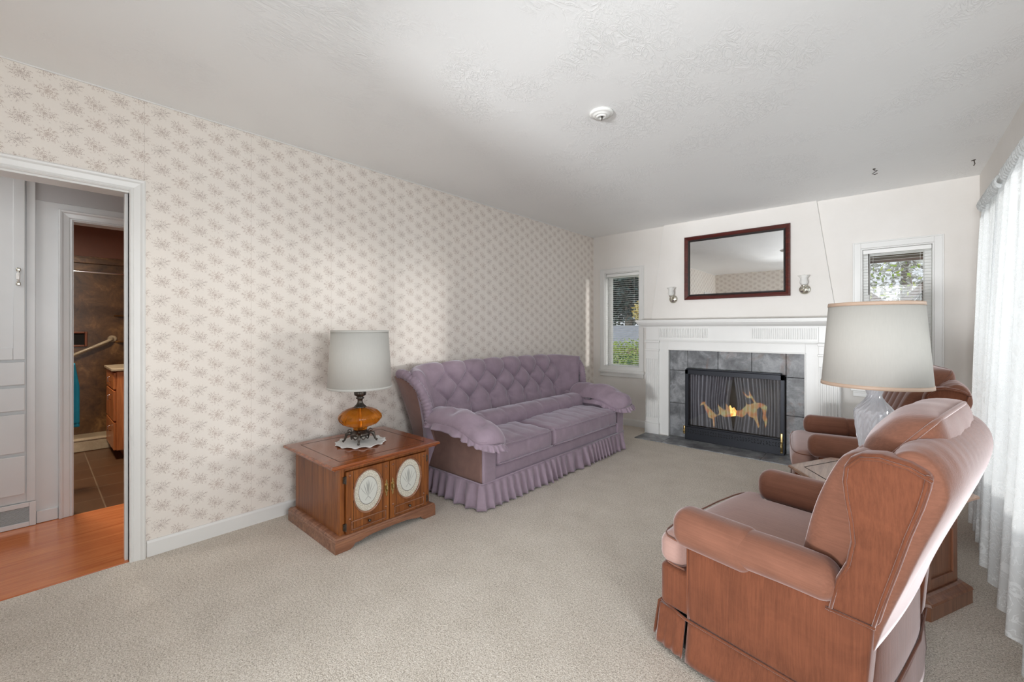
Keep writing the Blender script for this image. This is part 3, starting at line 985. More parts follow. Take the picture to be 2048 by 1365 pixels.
for s, (xa, xb) in ((0, (-hw + .036, .0)), (1, (.006, hw - .036))):
    def fm(u, v, xa=xa, xb=xb, s=s):
        x = xa + (xb - xa) * u
        # hems part towards the bottom
        edge = (.028 * (1 - abs(v - .35) * 1.2)) if v < .95 else 0
        edge = max(0, .035 * min(1, (1 - v) * 2.2) * (1 if v > .45 else v / .45 ))
        x += (-edge * u if s == 0 else edge * (1 - u))
        return (x, .062 + .010 * sin(u * 44 + sin(u * 9) * 1.5) * (.6 + .4 * v), .155 + v * .555)
    MB().grid(fm, 90, 12).build('mesh_curtain', M_['firemesh'], fd, smooth=True)
for x, za, zb_ in ((-hw - .004, .06, .15), (hw - .022, .02, .21)):
    mb = MB(); mb.rbox((x, -.012, (za + zb_) / 2), (.011, .006, (zb_ - za) / 2), .005, (1, 1, 3), 2)
    mb.tube([(x, -.014, za + .02), (x, -.034, za + .03), (x, -.034, (za + zb_) / 2), (x, -.014, (za + zb_) / 2 + .01)], .007, 8)
    mb.build('handle', M_['brass'], fd, smooth=True)

# flames behind the mesh
flames = [
 [(1.408,.371),(1.432,.416),(1.468,.424),(1.46,.407),(1.511,.359),(1.565,.305),(1.588,.287),(1.558,.263),(1.561,.169),(1.548,.167),(1.542,.248),(1.499,.259),(1.487,.307),(1.468,.337),(1.452,.393),(1.424,.382)],
 [(1.588,.287),(1.607,.323),(1.592,.41),(1.623,.381),(1.657,.357),(1.675,.368),(1.672,.428),(1.701,.399),(1.716,.417),(1.731,.387),(1.753,.398),(1.771,.368),(1.774,.313),(1.716,.297),(1.657,.285),(1.619,.308)],
 [(1.771,.368),(1.81,.373),(1.839,.4),(1.867,.435),(1.864,.466),(1.874,.444),(1.902,.447),(1.937,.467),(1.913,.511),(1.874,.51),(1.828,.572),(1.881,.531),(1.895,.54),(1.892,.586),(1.913,.542),(1.937,.498),(1.957,.469),(1.95,.40),(1.935,.31),(1.89,.325),(1.875,.36),(1.862,.335),(1.832,.305),(1.774,.313)],
 [(1.957,.469),(1.988,.473),(2.025,.462),(2.055,.439),(2.045,.396),(2.039,.349),(2.055,.314),(2.049,.259),(2.035,.227),(2.032,.287),(2.012,.323),(2.018,.37),(2.005,.42),(1.985,.43),(1.962,.40),(1.965,.33),(1.985,.234),(1.975,.217),(1.954,.276),(1.935,.31),(1.95,.40)],
]
fl = thing('fire', 'orange and yellow flames behind the mesh in the fireplace', 'fire', (1.75, 4.855, .02))
for poly in flames:
    mb = MB()
    pts = [(x - 1.75, z - .02) for x, z in poly]
    mb.prism(pts, 'y', -.006, .006)
    mb.build('flame', M_['flame'], fl, bevel=.003)
mb = MB()
for (z, x0, x1, y) in ((.05, -.30, .30, .02), (.10, -.26, .22, .045)): mb.tube([(x0, y, z), (0, y - .01, z + .01), (x1, y, z)], [.045, .052, .04], 10)
mb.build('log', M_['soot'], fl, smooth=True)

# mirror over the mantel
m = thing('wall_mirror', 'rectangular wall mirror in dark mahogany frame above the mantel', 'mirror', (1.727, 4.945, 1.903))
hw_, hh = .512, .357
def frame_loft(mb, prof):
    vs = []; fs = []; n = len(prof)
    for (a, o) in prof:
        for sx_, sz_ in ((-1, -1), (1, -1), (1, 1), (-1, 1)): vs.append((sx_ * (hw_ - a), -o, sz_ * (hh - a)))
    for k in range(n):
        k2 = (k + 1) % n
        for j in range(4): fs.append((k * 4 + j, k * 4 + (j + 1) % 4, k2 * 4 + (j + 1) % 4, k2 * 4 + j))
    return mb.add(vs, fs)
frame_loft(MB(), [(0, 0), (0, .022), (.006, .03), (.014, .032), (.03, .025), (.04, .02), (.04, 0)]).build('frame', M_['mahog'], m)
frame_loft(MB(), [(.04, 0), (.04, .02), (.048, .017), (.052, .012), (.058, .012), (.062, .005), (.062, 0)]).build('inner_frame', plain('mirror_inner_frame', srgb(28, 20, 18), .35), m)
MB().box(-hw_ + .055, -.007, -hh + .055, hw_ - .055, -.002, hh - .055).build('glass', M_['mirror'], m)

# sconces
def sconce(x, z, label):
    t = thing('wall_sconce', label, 'sconce', (x, 4.944, z), 0, 'wall sconces flanking the mirror')
    R90 = Matrix.Rotation(PI / 2, 4, 'X')
    MB().lathe([(.048, 0), (.048, .006), (.042, .013), (.028, .018), (.012, .022), (0, .023)], 32, M=R90).build('backplate', M_['nickel'], t, smooth=True)
    mb = MB(); mb.tube([(0, -.02, .0), (0, -.05, -.012), (0, -.072, .0), (0, -.076, .022)], .006, 10)
    mb.lathe([(.008, .018), (.02, .022), (.021, .036), (.014, .04)], 20, (0, -.076, 0))
    mb.build('arm', M_['nickel'], t, smooth=True)
    mb = MB(); mb.lathe([(.016, .036), (.026, .045), (.032, .062), (.027, .085), (.026, .1), (.034, .118), (.044, .128)], 36, (0, -.076, 0),
                        fn=lambda a, j, z: 1 + (.10 * sin(a * 6) if j > 4 else .03 * sin(a * 6)), cap=False)
    mb.build('glass_shade', M_['frost'], t, smooth=True, solid=.003)
sconce(1.085, 1.565, 'small nickel sconce with frosted tulip shade, left of the mirror')
sconce(2.355, 1.600, 'small nickel sconce with frosted tulip shade, right of the mirror')

# ceiling fixture and hooks
t = thing('ceiling_light', 'small round white porcelain lampholder without a bulb, on the ceiling', 'ceiling light', (1.752, 2.126, H))
MB().lathe([(.066, 0), (.066, -.008), (.058, -.014), (.05, -.012), (.044, -.018), (.036, -.022), (.03, -.020)], 40).build('base', M_['porcelain'], t, smooth=True)
MB().lathe([(.03, -.016), (.028, -.025), (.019, -.028), (.018, -.02)], 32, cap=False).build('socket_collar', M_['porcelain'], t, smooth=True)
MB().tube([(.004, 0, -.02), (.004, 0, -.036), (.0, .0, -.042)], .004, 8).build('pull_chain', M_['antique'], t, smooth=True)
for (x, y, lab, k) in ((2.878, 4.253, 'small grey ceiling hook in front of the right window', 0), (3.422, 4.507, 'small grey ceiling hook beside the corner above the lace curtains', 1)):
    mb = MB(); mb.lathe([(.009, 0), (.009, -.002), (.004, -.006)], 12)
    if k == 0: mb.tube([(0, 0, 0), (0, 0, -.012), (.02, -.008, -.018), (-.012, .004, -.036), (.004, 0, -.045), (.02, -.006, -.04)], .0028, 6)
    else: mb.tube([(-.014, .0, -.004), (.0, 0, -.004), (.004, 0, -.03), (-.002, 0, -.042)], .003, 6)
    o = mb.build('ceiling_hook', M_['antique'], loc=(x, y, H)); tag(o, lab, 'hook', 'hooks screwed into the ceiling')
# ------------------------------------------------------------------ end table with oval glass doors
et = thing('end_table', 'square cherry wood end table with two oval etched-glass doors, beside the sofa', 'end table', (.43, 1.407, 0))
def edge_top(mb, x0, y0, x1, y1, z0, z1, o1=.0, steps=None):
    """moulded slab: stacked profile (outset, z)"""
    pr = steps
    vs = []; fs = []; n = len(pr)
    for (o, z) in pr: vs += [(x0 - o, y0 - o, z), (x1 + o, y0 - o, z), (x1 + o, y1 + o, z), (x0 - o, y1 + o, z)]
    for k in range(n - 1):
        for j in range(4): fs.append((k * 4 + j, k * 4 + (j + 1) % 4, (k + 1) * 4 + (j + 1) % 4, (k + 1) * 4 + j))
    fs.append((0, 1, 2, 3)); b = 4 * (n - 1); fs.append((b + 3, b + 2, b + 1, b))
    mb.add(vs, fs)
mb = MB(); edge_top(mb, -.315, -.335, .305, .335, 0, 0, steps=[(0, .449), (.008, .451), (.010, .457), (.020, .461), (.026, .466), (.026, .474), (.022, .4785), (.015, .480)])
mb.build('tabletop', M_['cherry_top'], et)
mb = MB()   # inlaid line of the top
a0, b0, a1, b1 = -.265, -.285, .262, .285
for (x0, y0, x1, y1) in ((a0, b0, a1, b0 + .004), (a0, b1 - .004, a1, b1), (a0, b0, a0 + .004, b1), (a1 - .004, b0, a1, b1)): mb.box(x0, y0, .4795, x1, y1, .4806)
mb.build('inlay_line', plain('dark_inlay', srgb(50, 26, 16), .3), et)
mb = MB()
mb.box(-.30, -.30, .06, .270, .30, .45)
mb.box(.27, -.30, .06, .292, -.272, .45); mb.box(.27, .272, .06, .292, .30, .45); mb.box(.27, -.272, .43, .292, .272, .45); mb.box(.27, -.272, .06, .292, .272, .08)
mb.build('body', M_['cherry'], et, bevel=.002)
# plinth with bracket feet
def plinth_poly(w):
    pts = [(-w, 0), (-w + .085, 0), (-w + .105, .012), (-w + .115, .026), (-w + .15, .026), (-w + .18, .034), (-w + .22, .040), (0, .042)]
    return pts + [(-p[0], p[1]) for p in pts[-2::-1]] + [(w, .062), (-w, .062)]
mb = MB()
mb.prism(plinth_poly(.336), 'x', .295, .315); mb.prism(plinth_poly(.336), 'x', -.325, -.305)
for s in (-1, 1):
    a, b = sorted((s * .336, s * .316)); mb.prism([(-.305, 0), (.295, 0), (.295, .062), (-.305, .062)], 'y', a, b)
edge_top(mb, -.305, -.316, .295, .316, 0, 0, steps=[(.020, .060), (.021, .064), (.016, .068), (.018, .073), (.010, .080), (-.004, .084)])
mb.build('plinth', M_['cherry_x'], et, bevel=.0015)
def ellipse(cy, cz, a, b, n=48): return [(cy + a * cos(2 * PI * i / n), cz + b * sin(2 * PI * i / n)) for i in range(n)]
def ring_x(mb, cy, cz, pr, n=56):
    """oval ring: pr = [(a, b, x)] closed profile"""
    vs = []; fs = []; m = len(pr)
    for (a, b, x) in pr:
        for i in range(n): vs.append((x, cy + a * cos(2 * PI * i / n), cz + b * sin(2 * PI * i / n)))
    for k in range(m):
        k2 = (k + 1) % m
        for i in range(n): fs.append((k * n + i, k * n + (i + 1) % n, k2 * n + (i + 1) % n, k2 * n + i))
    mb.add(vs, fs)
for s, (ya, yb) in ((-1, (-.270, -.003)), (1, (.003, .270))):
    yc = (ya + yb) / 2
    cz = .292; A, B = .092, .122
    # door leaf with an oval hole: ring from oval to rectangle
    mb = MB(); n = 64; vs = []; fs = []
    def rect_pt(a):
        c, s_ = cos(a), sin(a); hw2, zt2, zb2 = (yb - ya) / 2, .428 - cz, cz - .084
        k = min(hw2 / abs(c) if abs(c) > 1e-6 else 9, (zt2 if s_ > 0 else zb2) / abs(s_) if abs(s_) > 1e-6 else 9)
        return (yc + c * k, cz + s_ * k)
    angs = [2 * PI * i / n for i in range(n)]
    hw2 = (yb - ya) / 2
    cor = [math.atan2(.428 - cz, hw2), PI - math.atan2(.428 - cz, hw2), PI + math.atan2(cz - .084, hw2), 2 * PI - math.atan2(cz - .084, hw2)]
    for ca in cor:
        k = min(range(n), key=lambda q: abs(angs[q] - ca)); angs[k] = ca
    for x in (.288, .306):
        for a in angs: y, z = rect_pt(a); vs.append((x, y, z))
        for a in angs: vs.append((x, yc + A * cos(a), cz + B * sin(a)))
    for i in range(n):
        j = (i + 1) % n
        fs += [(2 * n + i, 2 * n + j, 3 * n + j, 3 * n + i), (i, n + i, n + j, j), (i, j, 2 * n + j, 2 * n + i), (n + i, 3 * n + i, 3 * n + j, n + j)]
    mb.add(vs, fs)
    door = mb.build('door', M_['cherry'], et)
    mb = MB(); ring_x(mb, yc, cz, [(A + .003, B + .003, .306), (A + .002, B + .002, .311), (A - .003, B - .003, .311), (A - .007, B - .007, .304), (A - .007, B - .007, .300)])
    mb.build('oval_moulding', M_['cherry_x'], door, smooth=True)
    mb = MB(); mb.prism(ellipse(0, 0, A, B), 'x', -.003, .003)
    mb.build('etched_glass', M_['etched'], door, loc=(.299, yc, cz))
    # grooves of the stiles and the raised lower panel
    mb = MB()
    for y in (ya + .042, yb - .042): mb.box(.3055, y - .0012, .088, .3066, y + .0012, .426)
    each(mb, 'stile_groove', M_['soot'], door)
    mb = MB()
    z0, z1, y0, y1 = .098, .150, ya + .028, yb - .022
    w_ = .006
    for (p0, q0, p1, q1) in ((y0, z0, y1, z0 + w_), (y0, z1 - w_, y1, z1), (y0, z0, y0 + w_, z1), (y1 - w_, z0, y1, z1)): mb.box(.305, p0, q0, .312, p1, q1)
    pn = mb.build('panel_moulding', M_['cherry_x'], door, bevel=.0015)
    Rx = Matrix.Rotation(PI / 2, 4, 'Y')
    mb = MB(); mb.lathe([(.004, 0), (.004, .008), (.008, .012), (.0085, .017), (.005, .021), (0, .022)], 16, M=Matrix.Translation((.305, yc, .124)) @ Rx)
    mb.build('knob', M_['antique'], door, smooth=True)
    mb = MB()
    for (yy, zz) in ((ya + .021, .405), (yb - .021, .405), (ya + .021, .165), (yb - .021, .165)):
        mb.lathe([(.0075, 0), (.0075, .002), (.0045, .004), (.0045, .006), (0, .007)], 14, M=Matrix.Translation((.306, yy, zz)) @ Rx)
    each(mb, 'stud', M_['cherry_x'], door, smooth=True)
    # ornate pull by the meeting edge
    yp = yb - .018 if s < 0 else ya + .018
    mb = MB()
    op = [(0, .052), (.006, .038), (.004, .030), (.011, .020), (.010, .006), (.013, 0), (.010, -.006), (.011, -.020), (.004, -.030), (.006, -.038), (0, -.052)]
    poly = [(yp + a, .275 + b) for a, b in op] + [(yp - a, .275 + b) for a, b in op[-2:0:-1]]
    mb.prism(poly, 'x', .306, .309)
    mb.tube([(.309, yp, .292), (.318, yp, .290), (.320, yp, .268), (.312, yp, .258)], .004, 8)
    mb.build('pull', M_['brass'], door, bevel=.0008)
    yh = ya - .002 if s < 0 else yb + .002
    for zz in (.385, .125):
        mb = MB(); mb.tube([(.305, yh, zz - .022), (.305, yh, zz + .022)], .004, 8); mb.box(.2915, yh - .012, zz - .018, .303, yh + .012, zz + .018)
        mb.build('hinge', M_['antique'], door)

def doily(name, loc, r, label, lobes=22):
    mb = MB()
    def f(u, v):
        a = 2 * PI * u; rr = v * r * (1 + (.05 * abs(sin(a * lobes / 2)) if v > .9 else 0))
        z = .0035 + (max(0, v - .8) * .05 * (.5 + .5 * sin(a * 11)))
        return (rr * cos(a), rr * sin(a), z)
    mb.grid(f, 132, 14, cu=True)
    mb2 = mb
    o = mb2.build(name, M_['doily'], smooth=True, solid=.003, loc=loc)
    return tag(o, label, 'doily')
doily('doily', (.405, 1.405, .4797), .150, 'white crocheted doily under the amber glass lamp')

# amber lamp
lp = thing('table_lamp', 'amber glass table lamp with white drum shade on the end table', 'lamp', (.394, 1.405, .486))
mb = MB()
mb.lathe([(.0, .040), (.052, .040), (.060, .048), (.058, .058), (.048, .064), (.044, .074), (.040, .078), (0, .078)], 32, fn=lambda a, j, z: 1 + .03 * sin(a * 12))
base = mb.build('base', M_['antique'], lp, smooth=True)
for k in range(4):
    a = PI / 4 + k * PI / 2 + .2
    c, s_ = cos(a), sin(a)
    pts = [(.050, .050), (.066, .060), (.082, .052), (.088, .034), (.094, .016), (.106, .006)]
    MB().tube([(c * r_, s_ * r_, z) for r_, z in pts], [.009, .011, .012, .008, .006, .008], 8).tube([(c * (.064 + .012 * cos(q * .8)), s_ * (.064 + .012 * cos(q * .8)), .070 + .012 * sin(q * .8)) for q in range(7)], .004, 6).build('foot', M_['antique'], lp, smooth=True)
    a2 = a + PI / 4
    mbx = MB()
    for q in (-1, 1):
        mbx.tube([(.056 * cos(a2 + q * t_ * .62), .056 * sin(a2 + q * t_ * .62), .040 - .016 * sin(t_ * PI)) for t_ in [i / 6 for i in range(7)]], .004, 6)
    mbx.build('scroll', M_['antique'], base, smooth=True)
mb = MB(); mb.lathe([(.030, .078), (.043, .082), (.046, .094), (.044, .100), (.07, .104), (.108, .120), (.130, .144), (.136, .160), (.130, .178), (.108, .200), (.075, .216), (.045, .224), (.03, .226)], 96,
                    fn=lambda a, j, z: 1 + (.028 * abs(sin(a * 8)) - .014 if j >= 4 and j < 12 else 0))
mb.build('glass_body', M_['amber'], lp, smooth=True)
mb = MB(); mb.lathe([(.0, .08), (.012, .08), (.012, .224), (0, .224)], 12); mb.build('inner_rod', M_['brass'], lp, smooth=True)
mb = MB(); mb.lathe([(.041, .222), (.034, .232), (.021, .246), (.015, .262), (.016, .276), (.024, .280), (.025, .286), (.018, .290), (.022, .296), (.034, .302), (.036, .318), (.034, .334), (.02, .34), (.012, .345), (.012, .42), (0, .42)], 48,
                    fn=lambda a, j, z: 1 + .05 * sin(a * 12))
mb.build('neck', M_['antique'], lp, smooth=True)
def drum_shade(parent, r0, r1, z0, z1, mat, trim, tr_h=.012):
    mb = MB(); mb.lathe([(r0, z0), (r1, z1)], 72, cap=False)
    sh = mb.build('shade', mat, parent, smooth=True, solid=.003)
    mb = MB()
    mb.lathe([(r0 + .003, z0 - .001), (r0 + .003 - (r0 - r1) * tr_h / (z1 - z0), z0 + tr_h), (r0 - .003 - (r0 - r1) * tr_h / (z1 - z0), z0 + tr_h), (r0 - .003, z0 - .001)], 72, cap=False)
    mb.lathe([(r1 + .003 + (r0 - r1) * tr_h / (z1 - z0), z1 - tr_h), (r1 + .003, z1 + .001), (r1 - .003, z1 + .001)], 72, cap=False)
    each(mb, 'shade_trim', trim, sh, smooth=True, solid=.0012)
    mb = MB()
    for k in range(3):
        a = k * 2 * PI / 3 + .4; mb.tube([(0, 0, z1 - .02), (r1 * cos(a), r1 * sin(a), z1 - .012)], .002, 6)
    mb.lathe([(.012, z1 - .026), (.012, z1 - .014)], 12)
    mb.build('spider', M_['antique'], parent)
    return sh
drum_shade(lp, .198, .176, .352, .722, M_['shade'], M_['shade'])
mb = MB(); mb.tube([(0, 0, .42), (.05, 0, .46), (.06, 0, .58), (0, 0, .70), (-.06, 0, .58), (-.05, 0, .46), (0, 0, .42)], .002, 6); mb.build('harp', M_['brass'], lp, smooth=True)
mb = MB(); mb.lathe([(.014, .42), (.016, .45), (.03, .50), (.03, .53), (.018, .555), (0, .56)], 20); mb.build('bulb', M_['frost'], lp, smooth=True)

# ------------------------------------------------------------------ sofa
SO = (.50, 2.98, 0)
class WMB(MB):
    """geometry given in room coordinates, stored relative to the sofa's root"""
    def build(s, *a, **k):
        s.v = [(x - SO[0], y - SO[1], z - SO[2]) for x, y, z in s.v]
        return MB.build(s, *a, **k)
sf = thing('sofa', 'long mauve velvet sofa with button-tufted back and ruffled skirt along the wallpapered wall', 'sofa', SO)
VM = M_['mauve']
Y0, Y1 = 1.985, 3.975
YM = (Y0 + Y1) / 2
# frame: side panels, rails
mb = WMB()
for s, (ya, yb) in ((-1, (Y0, Y0 + .125)), (1, (Y1 - .125, Y1))):
    yc = (ya + yb) / 2
    def df(p, u, s=s):
        z = p[2]
        # roll outwards near the top, nipped in below
        k = max(0, (u[2] - .35) / .65)
        p = [p[0], p[1] + s * (.045 * k * k * (1 if p[1] * s > 0 else .3) - .012 * max(0, 1 - abs(u[2] - .1) * 2.5) * (1 if p[1] * s > 0 else 0)), z]
        return p
    mb.rbox((.565, yc, .340), (.370, .0625, .175), (.02, .02, .03), (10, 2, 10), 2, deform=df)
for m_ in islands(mb):
    m_.build('arm_panel', M_['mauve_shaded'], sf, smooth=True)
mb = WMB()
mb.rbox((.60, YM, .215), (.330, .95, .052), .02, (4, 8, 2), 2)
mb.rbox((.20, YM, .30), (.08, .93, .15), .02, (2, 8, 2), 2)
mb.build('frame', VM, sf, smooth=True)
for yc in (Y0 + .0625, Y1 - .0625):
    s = -1 if yc < YM else 1
    mb = WMB()
    def df(p, u, s=s):
        k = max(0, (u[2] - .35) / .65)
        return [p[0], p[1] + s * .045 * k * k * (1 if p[1] * s > 0 else .3), p[2]]
    mb.rbox((.936, yc, .335), (.012, .0625, .165), (.010, .02, .03), (1, 3, 10), 2, deform=df)
    mb.build('arm_front', VM, sf, smooth=True)
    mb = WMB(); mb.rbox((.615, yc - s * .055, .43), (.315, .03, .115), (.03, .028, .05), (8, 1, 4), 3)
    mb.build('inner_arm', VM, sf, smooth=True)
# seat cushions
def seat_cushion(ya, yb):
    mb = WMB(); yc = (ya + yb) / 2; h = (yb - ya) / 2
    def df(p, u):
        crown = .022 * (1 - u[0] ** 2) * (1 - u[1] ** 4)
        chan = 0
        yy = p[1] + yc
        ch = -.007 * (1 - min(1, abs(((yy - 2.12) / .155 + .5) % 1 - .5) * 7))
        z = p[2] + (crown if p[2] > 0 else 0) + (ch if p[2] > 0 else 0) + (.004 * sin(p[0] * 34 + yy * 20) * (1 - u[0] ** 2) if p[2] > 0 else 0)
        x = p[0] + (ch * .8 + .012 * (1 - u[1] ** 6) * (1 - u[2] ** 2) if u[0] > .9 else 0)
        return [x, p[1], z]
    mb.rbox((.665, yc, .342), (.285, h - .003, .077), (.045, .03, .035), (16, max(12, int(h * 90)), 4), 3, deform=df)
    c = mb.build('seat_cushion', VM, sf, smooth=True)
    for z in (.405, .285):
        mb = WMB()
        pts = []
        n = 40
        for i in range(n + 1):
            t_ = i / n; y = ya + .02 + (yb - ya - .04) * t_
            pts.append((.951 + .010 * (1 - (2 * t_ - 1) ** 6) + .001 * sin(y * 60), y, z + (.004 if z > .35 else 0)))
        mb.tube(pts, .0045, 6)
        mb.build('piping', VM, c, smooth=True)
seat_cushion(Y0 + .128, 2.768); seat_cushion(2.772, Y1 - .128)
# lower back roll
mb = WMB()
def df(p, u):
    yy = p[1] + YM
    ch = 1 - .10 * (1 - min(1, abs(((yy - 2.15) / .245 + .5) % 1 - .5) * 9))
    return [p[0] * ch, p[1], p[2] * ch]
mb.rbox((.475, YM, .455), (.115, .865, .088), (.10, .06, .08), (4, 110, 4), 5, deform=df)
mb.build('lower_back_roll', VM, sf, smooth=True)

# tufted back with forward wings, one continuous padded shell
def plan(L):
    """L = arc coordinate along the back; gives (x, y, nx, ny) of the inner face at mid height"""
    a, b = 2.17, 3.79
    R = .15
    if L < a:
        d = a - L; th = min(d / R, PI * .42)
        ex = max(0, d - R * PI * .42)
        x = .275 + R * (1 - cos(th)) + ex * sin(PI * .42); y = a - R * sin(th) - ex * cos(PI * .42)
        return x, y, cos(th), sin(th)
    if L > b:
        d = L - b; th = min(d / R, PI * .42)
        ex = max(0, d - R * PI * .42)
        x = .275 + R * (1 - cos(th)) + ex * sin(PI * .42); y = b + R * sin(th) + ex * cos(PI * .42)
        return x, y, cos(th), -sin(th)
    return .275, L, 1, 0
La, Lb = 1.93, 4.03
def ztop(y):
    t = (y - YM) / 1.1
    base = .925 - .012 * t * t
    e = max(0, abs(t) - .72) / .28
    return base - .055 * e * e - .045 * e ** 4 + .004 * abs(sin(PI * (y - 2.525) / .245))
def tuft(L, z):
    p = (L - 2.40) / .245; q = (z - .74) / .235
    dia = (abs(sin(PI * (p + q))) * abs(sin(PI * (p - q)))) ** .36
    cha = abs(sin(PI * (p + .5))) ** .4
    k = min(1, max(0, (z - .835) / .03))
    k2 = min(1, max(0, (.60 - z) / .04))
    cha2 = abs(sin(PI * (p + .5))) ** .4
    f = dia * (1 - max(k, k2)) + cha * k + cha2 * k2
    e = min(1, max(0, min(L - 2.10, 3.86 - L) / .10))
    return f * e + .72 * (1 - e)
mb = WMB()
NL, NF, NR, NB = 300, 46, 10, 8
rings = []
for i in range(NL + 1):
    L = La + (Lb - La) * i / NL
    x, y, nx, ny = plan(L)
    zt = ztop(y)
    zr = zt - .055   # height where the roll starts
    side = -1 if L < YM else 1
    flare = max(0, abs(L - YM) - .75) / .30
    ring = []
    def pos(z, off):
        hgt = (z - .43) / .47
        lean = -.095 * max(-.2, hgt)
        fl = side * .10 * min(1, flare) * max(0, hgt) ** 1.2
        return (x + nx * off + lean * (1 if abs(nx) > .5 else .75), y + ny * off + fl, z)
    endk = min(1, (i + .0) / 3, (NL - i) / 3)
    for j in range(NF + 1):
        z = .42 + (zr - .42) * j / NF
        ring.append(pos(z, .064 * tuft(L, z) * (.35 + .65 * endk) - .02))
    r0 = .064 * tuft(L, zr) * (.35 + .65 * endk) - .02
    for j in range(1, NR):
        a = PI * j / NR
        tk = .052 * tuft(L, zt) * .4
        half = (r0 + .085) / 2
        cx = (r0 - .085) / 2
        ring.append(pos(zr + (.055 + tk) * sin(a), cx + half * cos(a)))
    for j in range(NB + 1):
        z = zr - (zr - .20) * j / NB
        ring.append(pos(z, -.085))
    rings.append(ring)
n = len(rings[0])
vs = [p for r_ in rings for p in r_]
fs = []
for i in range(NL):
    for j in range(n):
        k = (j + 1) % n
        fs.append((i * n + j, i * n + k, (i + 1) * n + k, (i + 1) * n + j))
fs.append(tuple(range(n))); fs.append(tuple(NL * n + j for j in range(n - 1, -1, -1)))
mb.add(vs, fs)
back = mb.build('backrest', VM, sf, smooth=True)
# buttons
bt = None
def wpt(L, z, off):
    x, y, nx, ny = plan(L)
    hgt = (z - .43) / .47
    return (x + nx * off - .095 * hgt - SO[0], y + ny * off - SO[1], z)
for row, z in ((0, .625), (1, .7425), (2, .857)):
    for k in range(8):
        L = 2.40 + .245 * (k - (1 if row == 1 else .5))
        if row != 1: L = 2.2775 + .245 * k
        if L < 2.12 or L > 3.84: continue
        if bt is None:
            mb = MB(); mb.lathe([(0, .006), (.006, .005), (.010, .001), (.010, -.003), (0, -.003)], 12, M=Matrix.Rotation(PI / 2, 4, 'Y'))
            bt = mb.build('button', VM, back, smooth=True); o = bt
        else:
            o = bt.copy(); COL.objects.link(o); o.parent = back
        o.location = wpt(L, z, -.016)
# gathered roll along each wing edge
for s in (-1, 1):
    def my(y): return y if s < 0 else 2 * YM - y
    path = [(.435, 1.935, .50), (.432, 1.930, .57), (.425, 1.920, .64), (.410, 1.905, .71), (.385, 1.885, .775), (.345, 1.865, .825), (.29, 1.85, .862), (.23, 1.845, .878), (.17, 1.845, .874)]
    pts = []
    for i in range(len(path) - 1):
        for q in range(9):
            t_ = q / 9; a, b = path[i], path[i + 1]
            pts.append(tuple(a[c] + (b[c] - a[c]) * t_ for c in range(3)))
    pts = [(p[0], my(p[1]), p[2]) for p in pts]
    rs = [.034 * (1 + .10 * sin(i * 1.9) + .05 * sin(i * 3.1)) * min(1, .5 + i / 8) for i in range(len(pts))]
    mb = WMB(); mb.tube(pts, rs, 12)
    mb.build('wing_roll', VM, sf, smooth=True)
# outer side panel of each wing
for s in (-1, 1):
    def my(y): return y if s < 0 else 2 * YM - y
    def f(u, v):
        z = .36 + (.855 - .36) * v
        xf = .43 - .05 * max(0, v - .4) / .6 - .14 * max(0, (v - .86) / .14)
        xb = .165 - .05 * v
        x = xb + (xf - xb) * u
        y = 1.992 - .145 * v ** 1.25 - .018 * sin(PI * u)
        return (x, my(y), z)
    mb = WMB(); mb.grid(f, 12, 16)
    mb.build('side_panel', M_['mauve_shaded'], sf, smooth=True, solid=.012)

# skirt: gathered ruffle round three sides
def ruffle_skirt(parent, path, ztop_, zbot, amp, wl, mat, klass=WMB, seed=1, name='skirt'):
    rnd = random.Random(seed)
    seg = []; tot = 0
    for i in range(len(path) - 1):
        a, b = Vector((path[i][0], path[i][1], 0)), Vector((path[i + 1][0], path[i + 1][1], 0)); seg.append((a, b, tot, (b - a).length)); tot += (b - a).length
    N = int(tot / .0055)
    ph = [0]
    for i in range(N + 1):
        ph.append(ph[-1] + 2 * PI * .0055 / wl * (1 + .9 * noise.noise(Vector((i * .013, seed, 0)))))
    def f(u, v):
        d = u * tot
        for (a, b, t0, ln) in seg:
            if d <= t0 + ln + 1e-9: break
        k = (d - t0) / ln
        p = a.lerp(b, k); tdir = (b - a).normalized(); nrm = Vector((tdir.y, -tdir.x, 0))
        i = int(u * N)
        w = sin(ph[i]); w = (abs(w) ** .7) * (1 if w > 0 else -1)
        e = min(1, min(k, 1 - k) * ln / .03)
        am = amp * (.12 + .88 * v ** .8) * (.7 + .5 * noise.noise(Vector((i * .02, 3, seed)))) * (e * .8 + .2)
        off = .006 + am * (w * .5 + .5) + .012 * v + .004 * noise.noise(Vector((i * .05, v * 3, seed)))
        sw = .35 * am * cos(ph[i]) * v
        q = p + nrm * off + tdir * sw
        return (q.x, q.y, ztop_ + (zbot - ztop_) * v + (.006 * noise.noise(Vector((i * .03, 9, seed))) if v > .9 else 0))
    mb = klass(); mb.grid(f, N, 8)
    return mb.build(name, mat, parent, smooth=True, solid=.004)
sk = ruffle_skirt(sf, [(.14, Y0 - .004), (.935, Y0 - .004), (.935, Y1 + .004), (.14, Y1 + .004)], .178, .010, .050, .078, VM, seed=4)
mb = WMB(); mb.tube([(.14, Y0 - .010, .180), (.942, Y0 - .010, .180), (.942, Y1 + .010, .180), (.14, Y1 + .010, .180)], .006, 8)
mb.build('welt', VM, sk, smooth=True)
mb = WMB(); mb.box(.16, Y0 + .03, .0, .90, Y1 - .03, .17); mb.build('base', M_['soot'], sf)

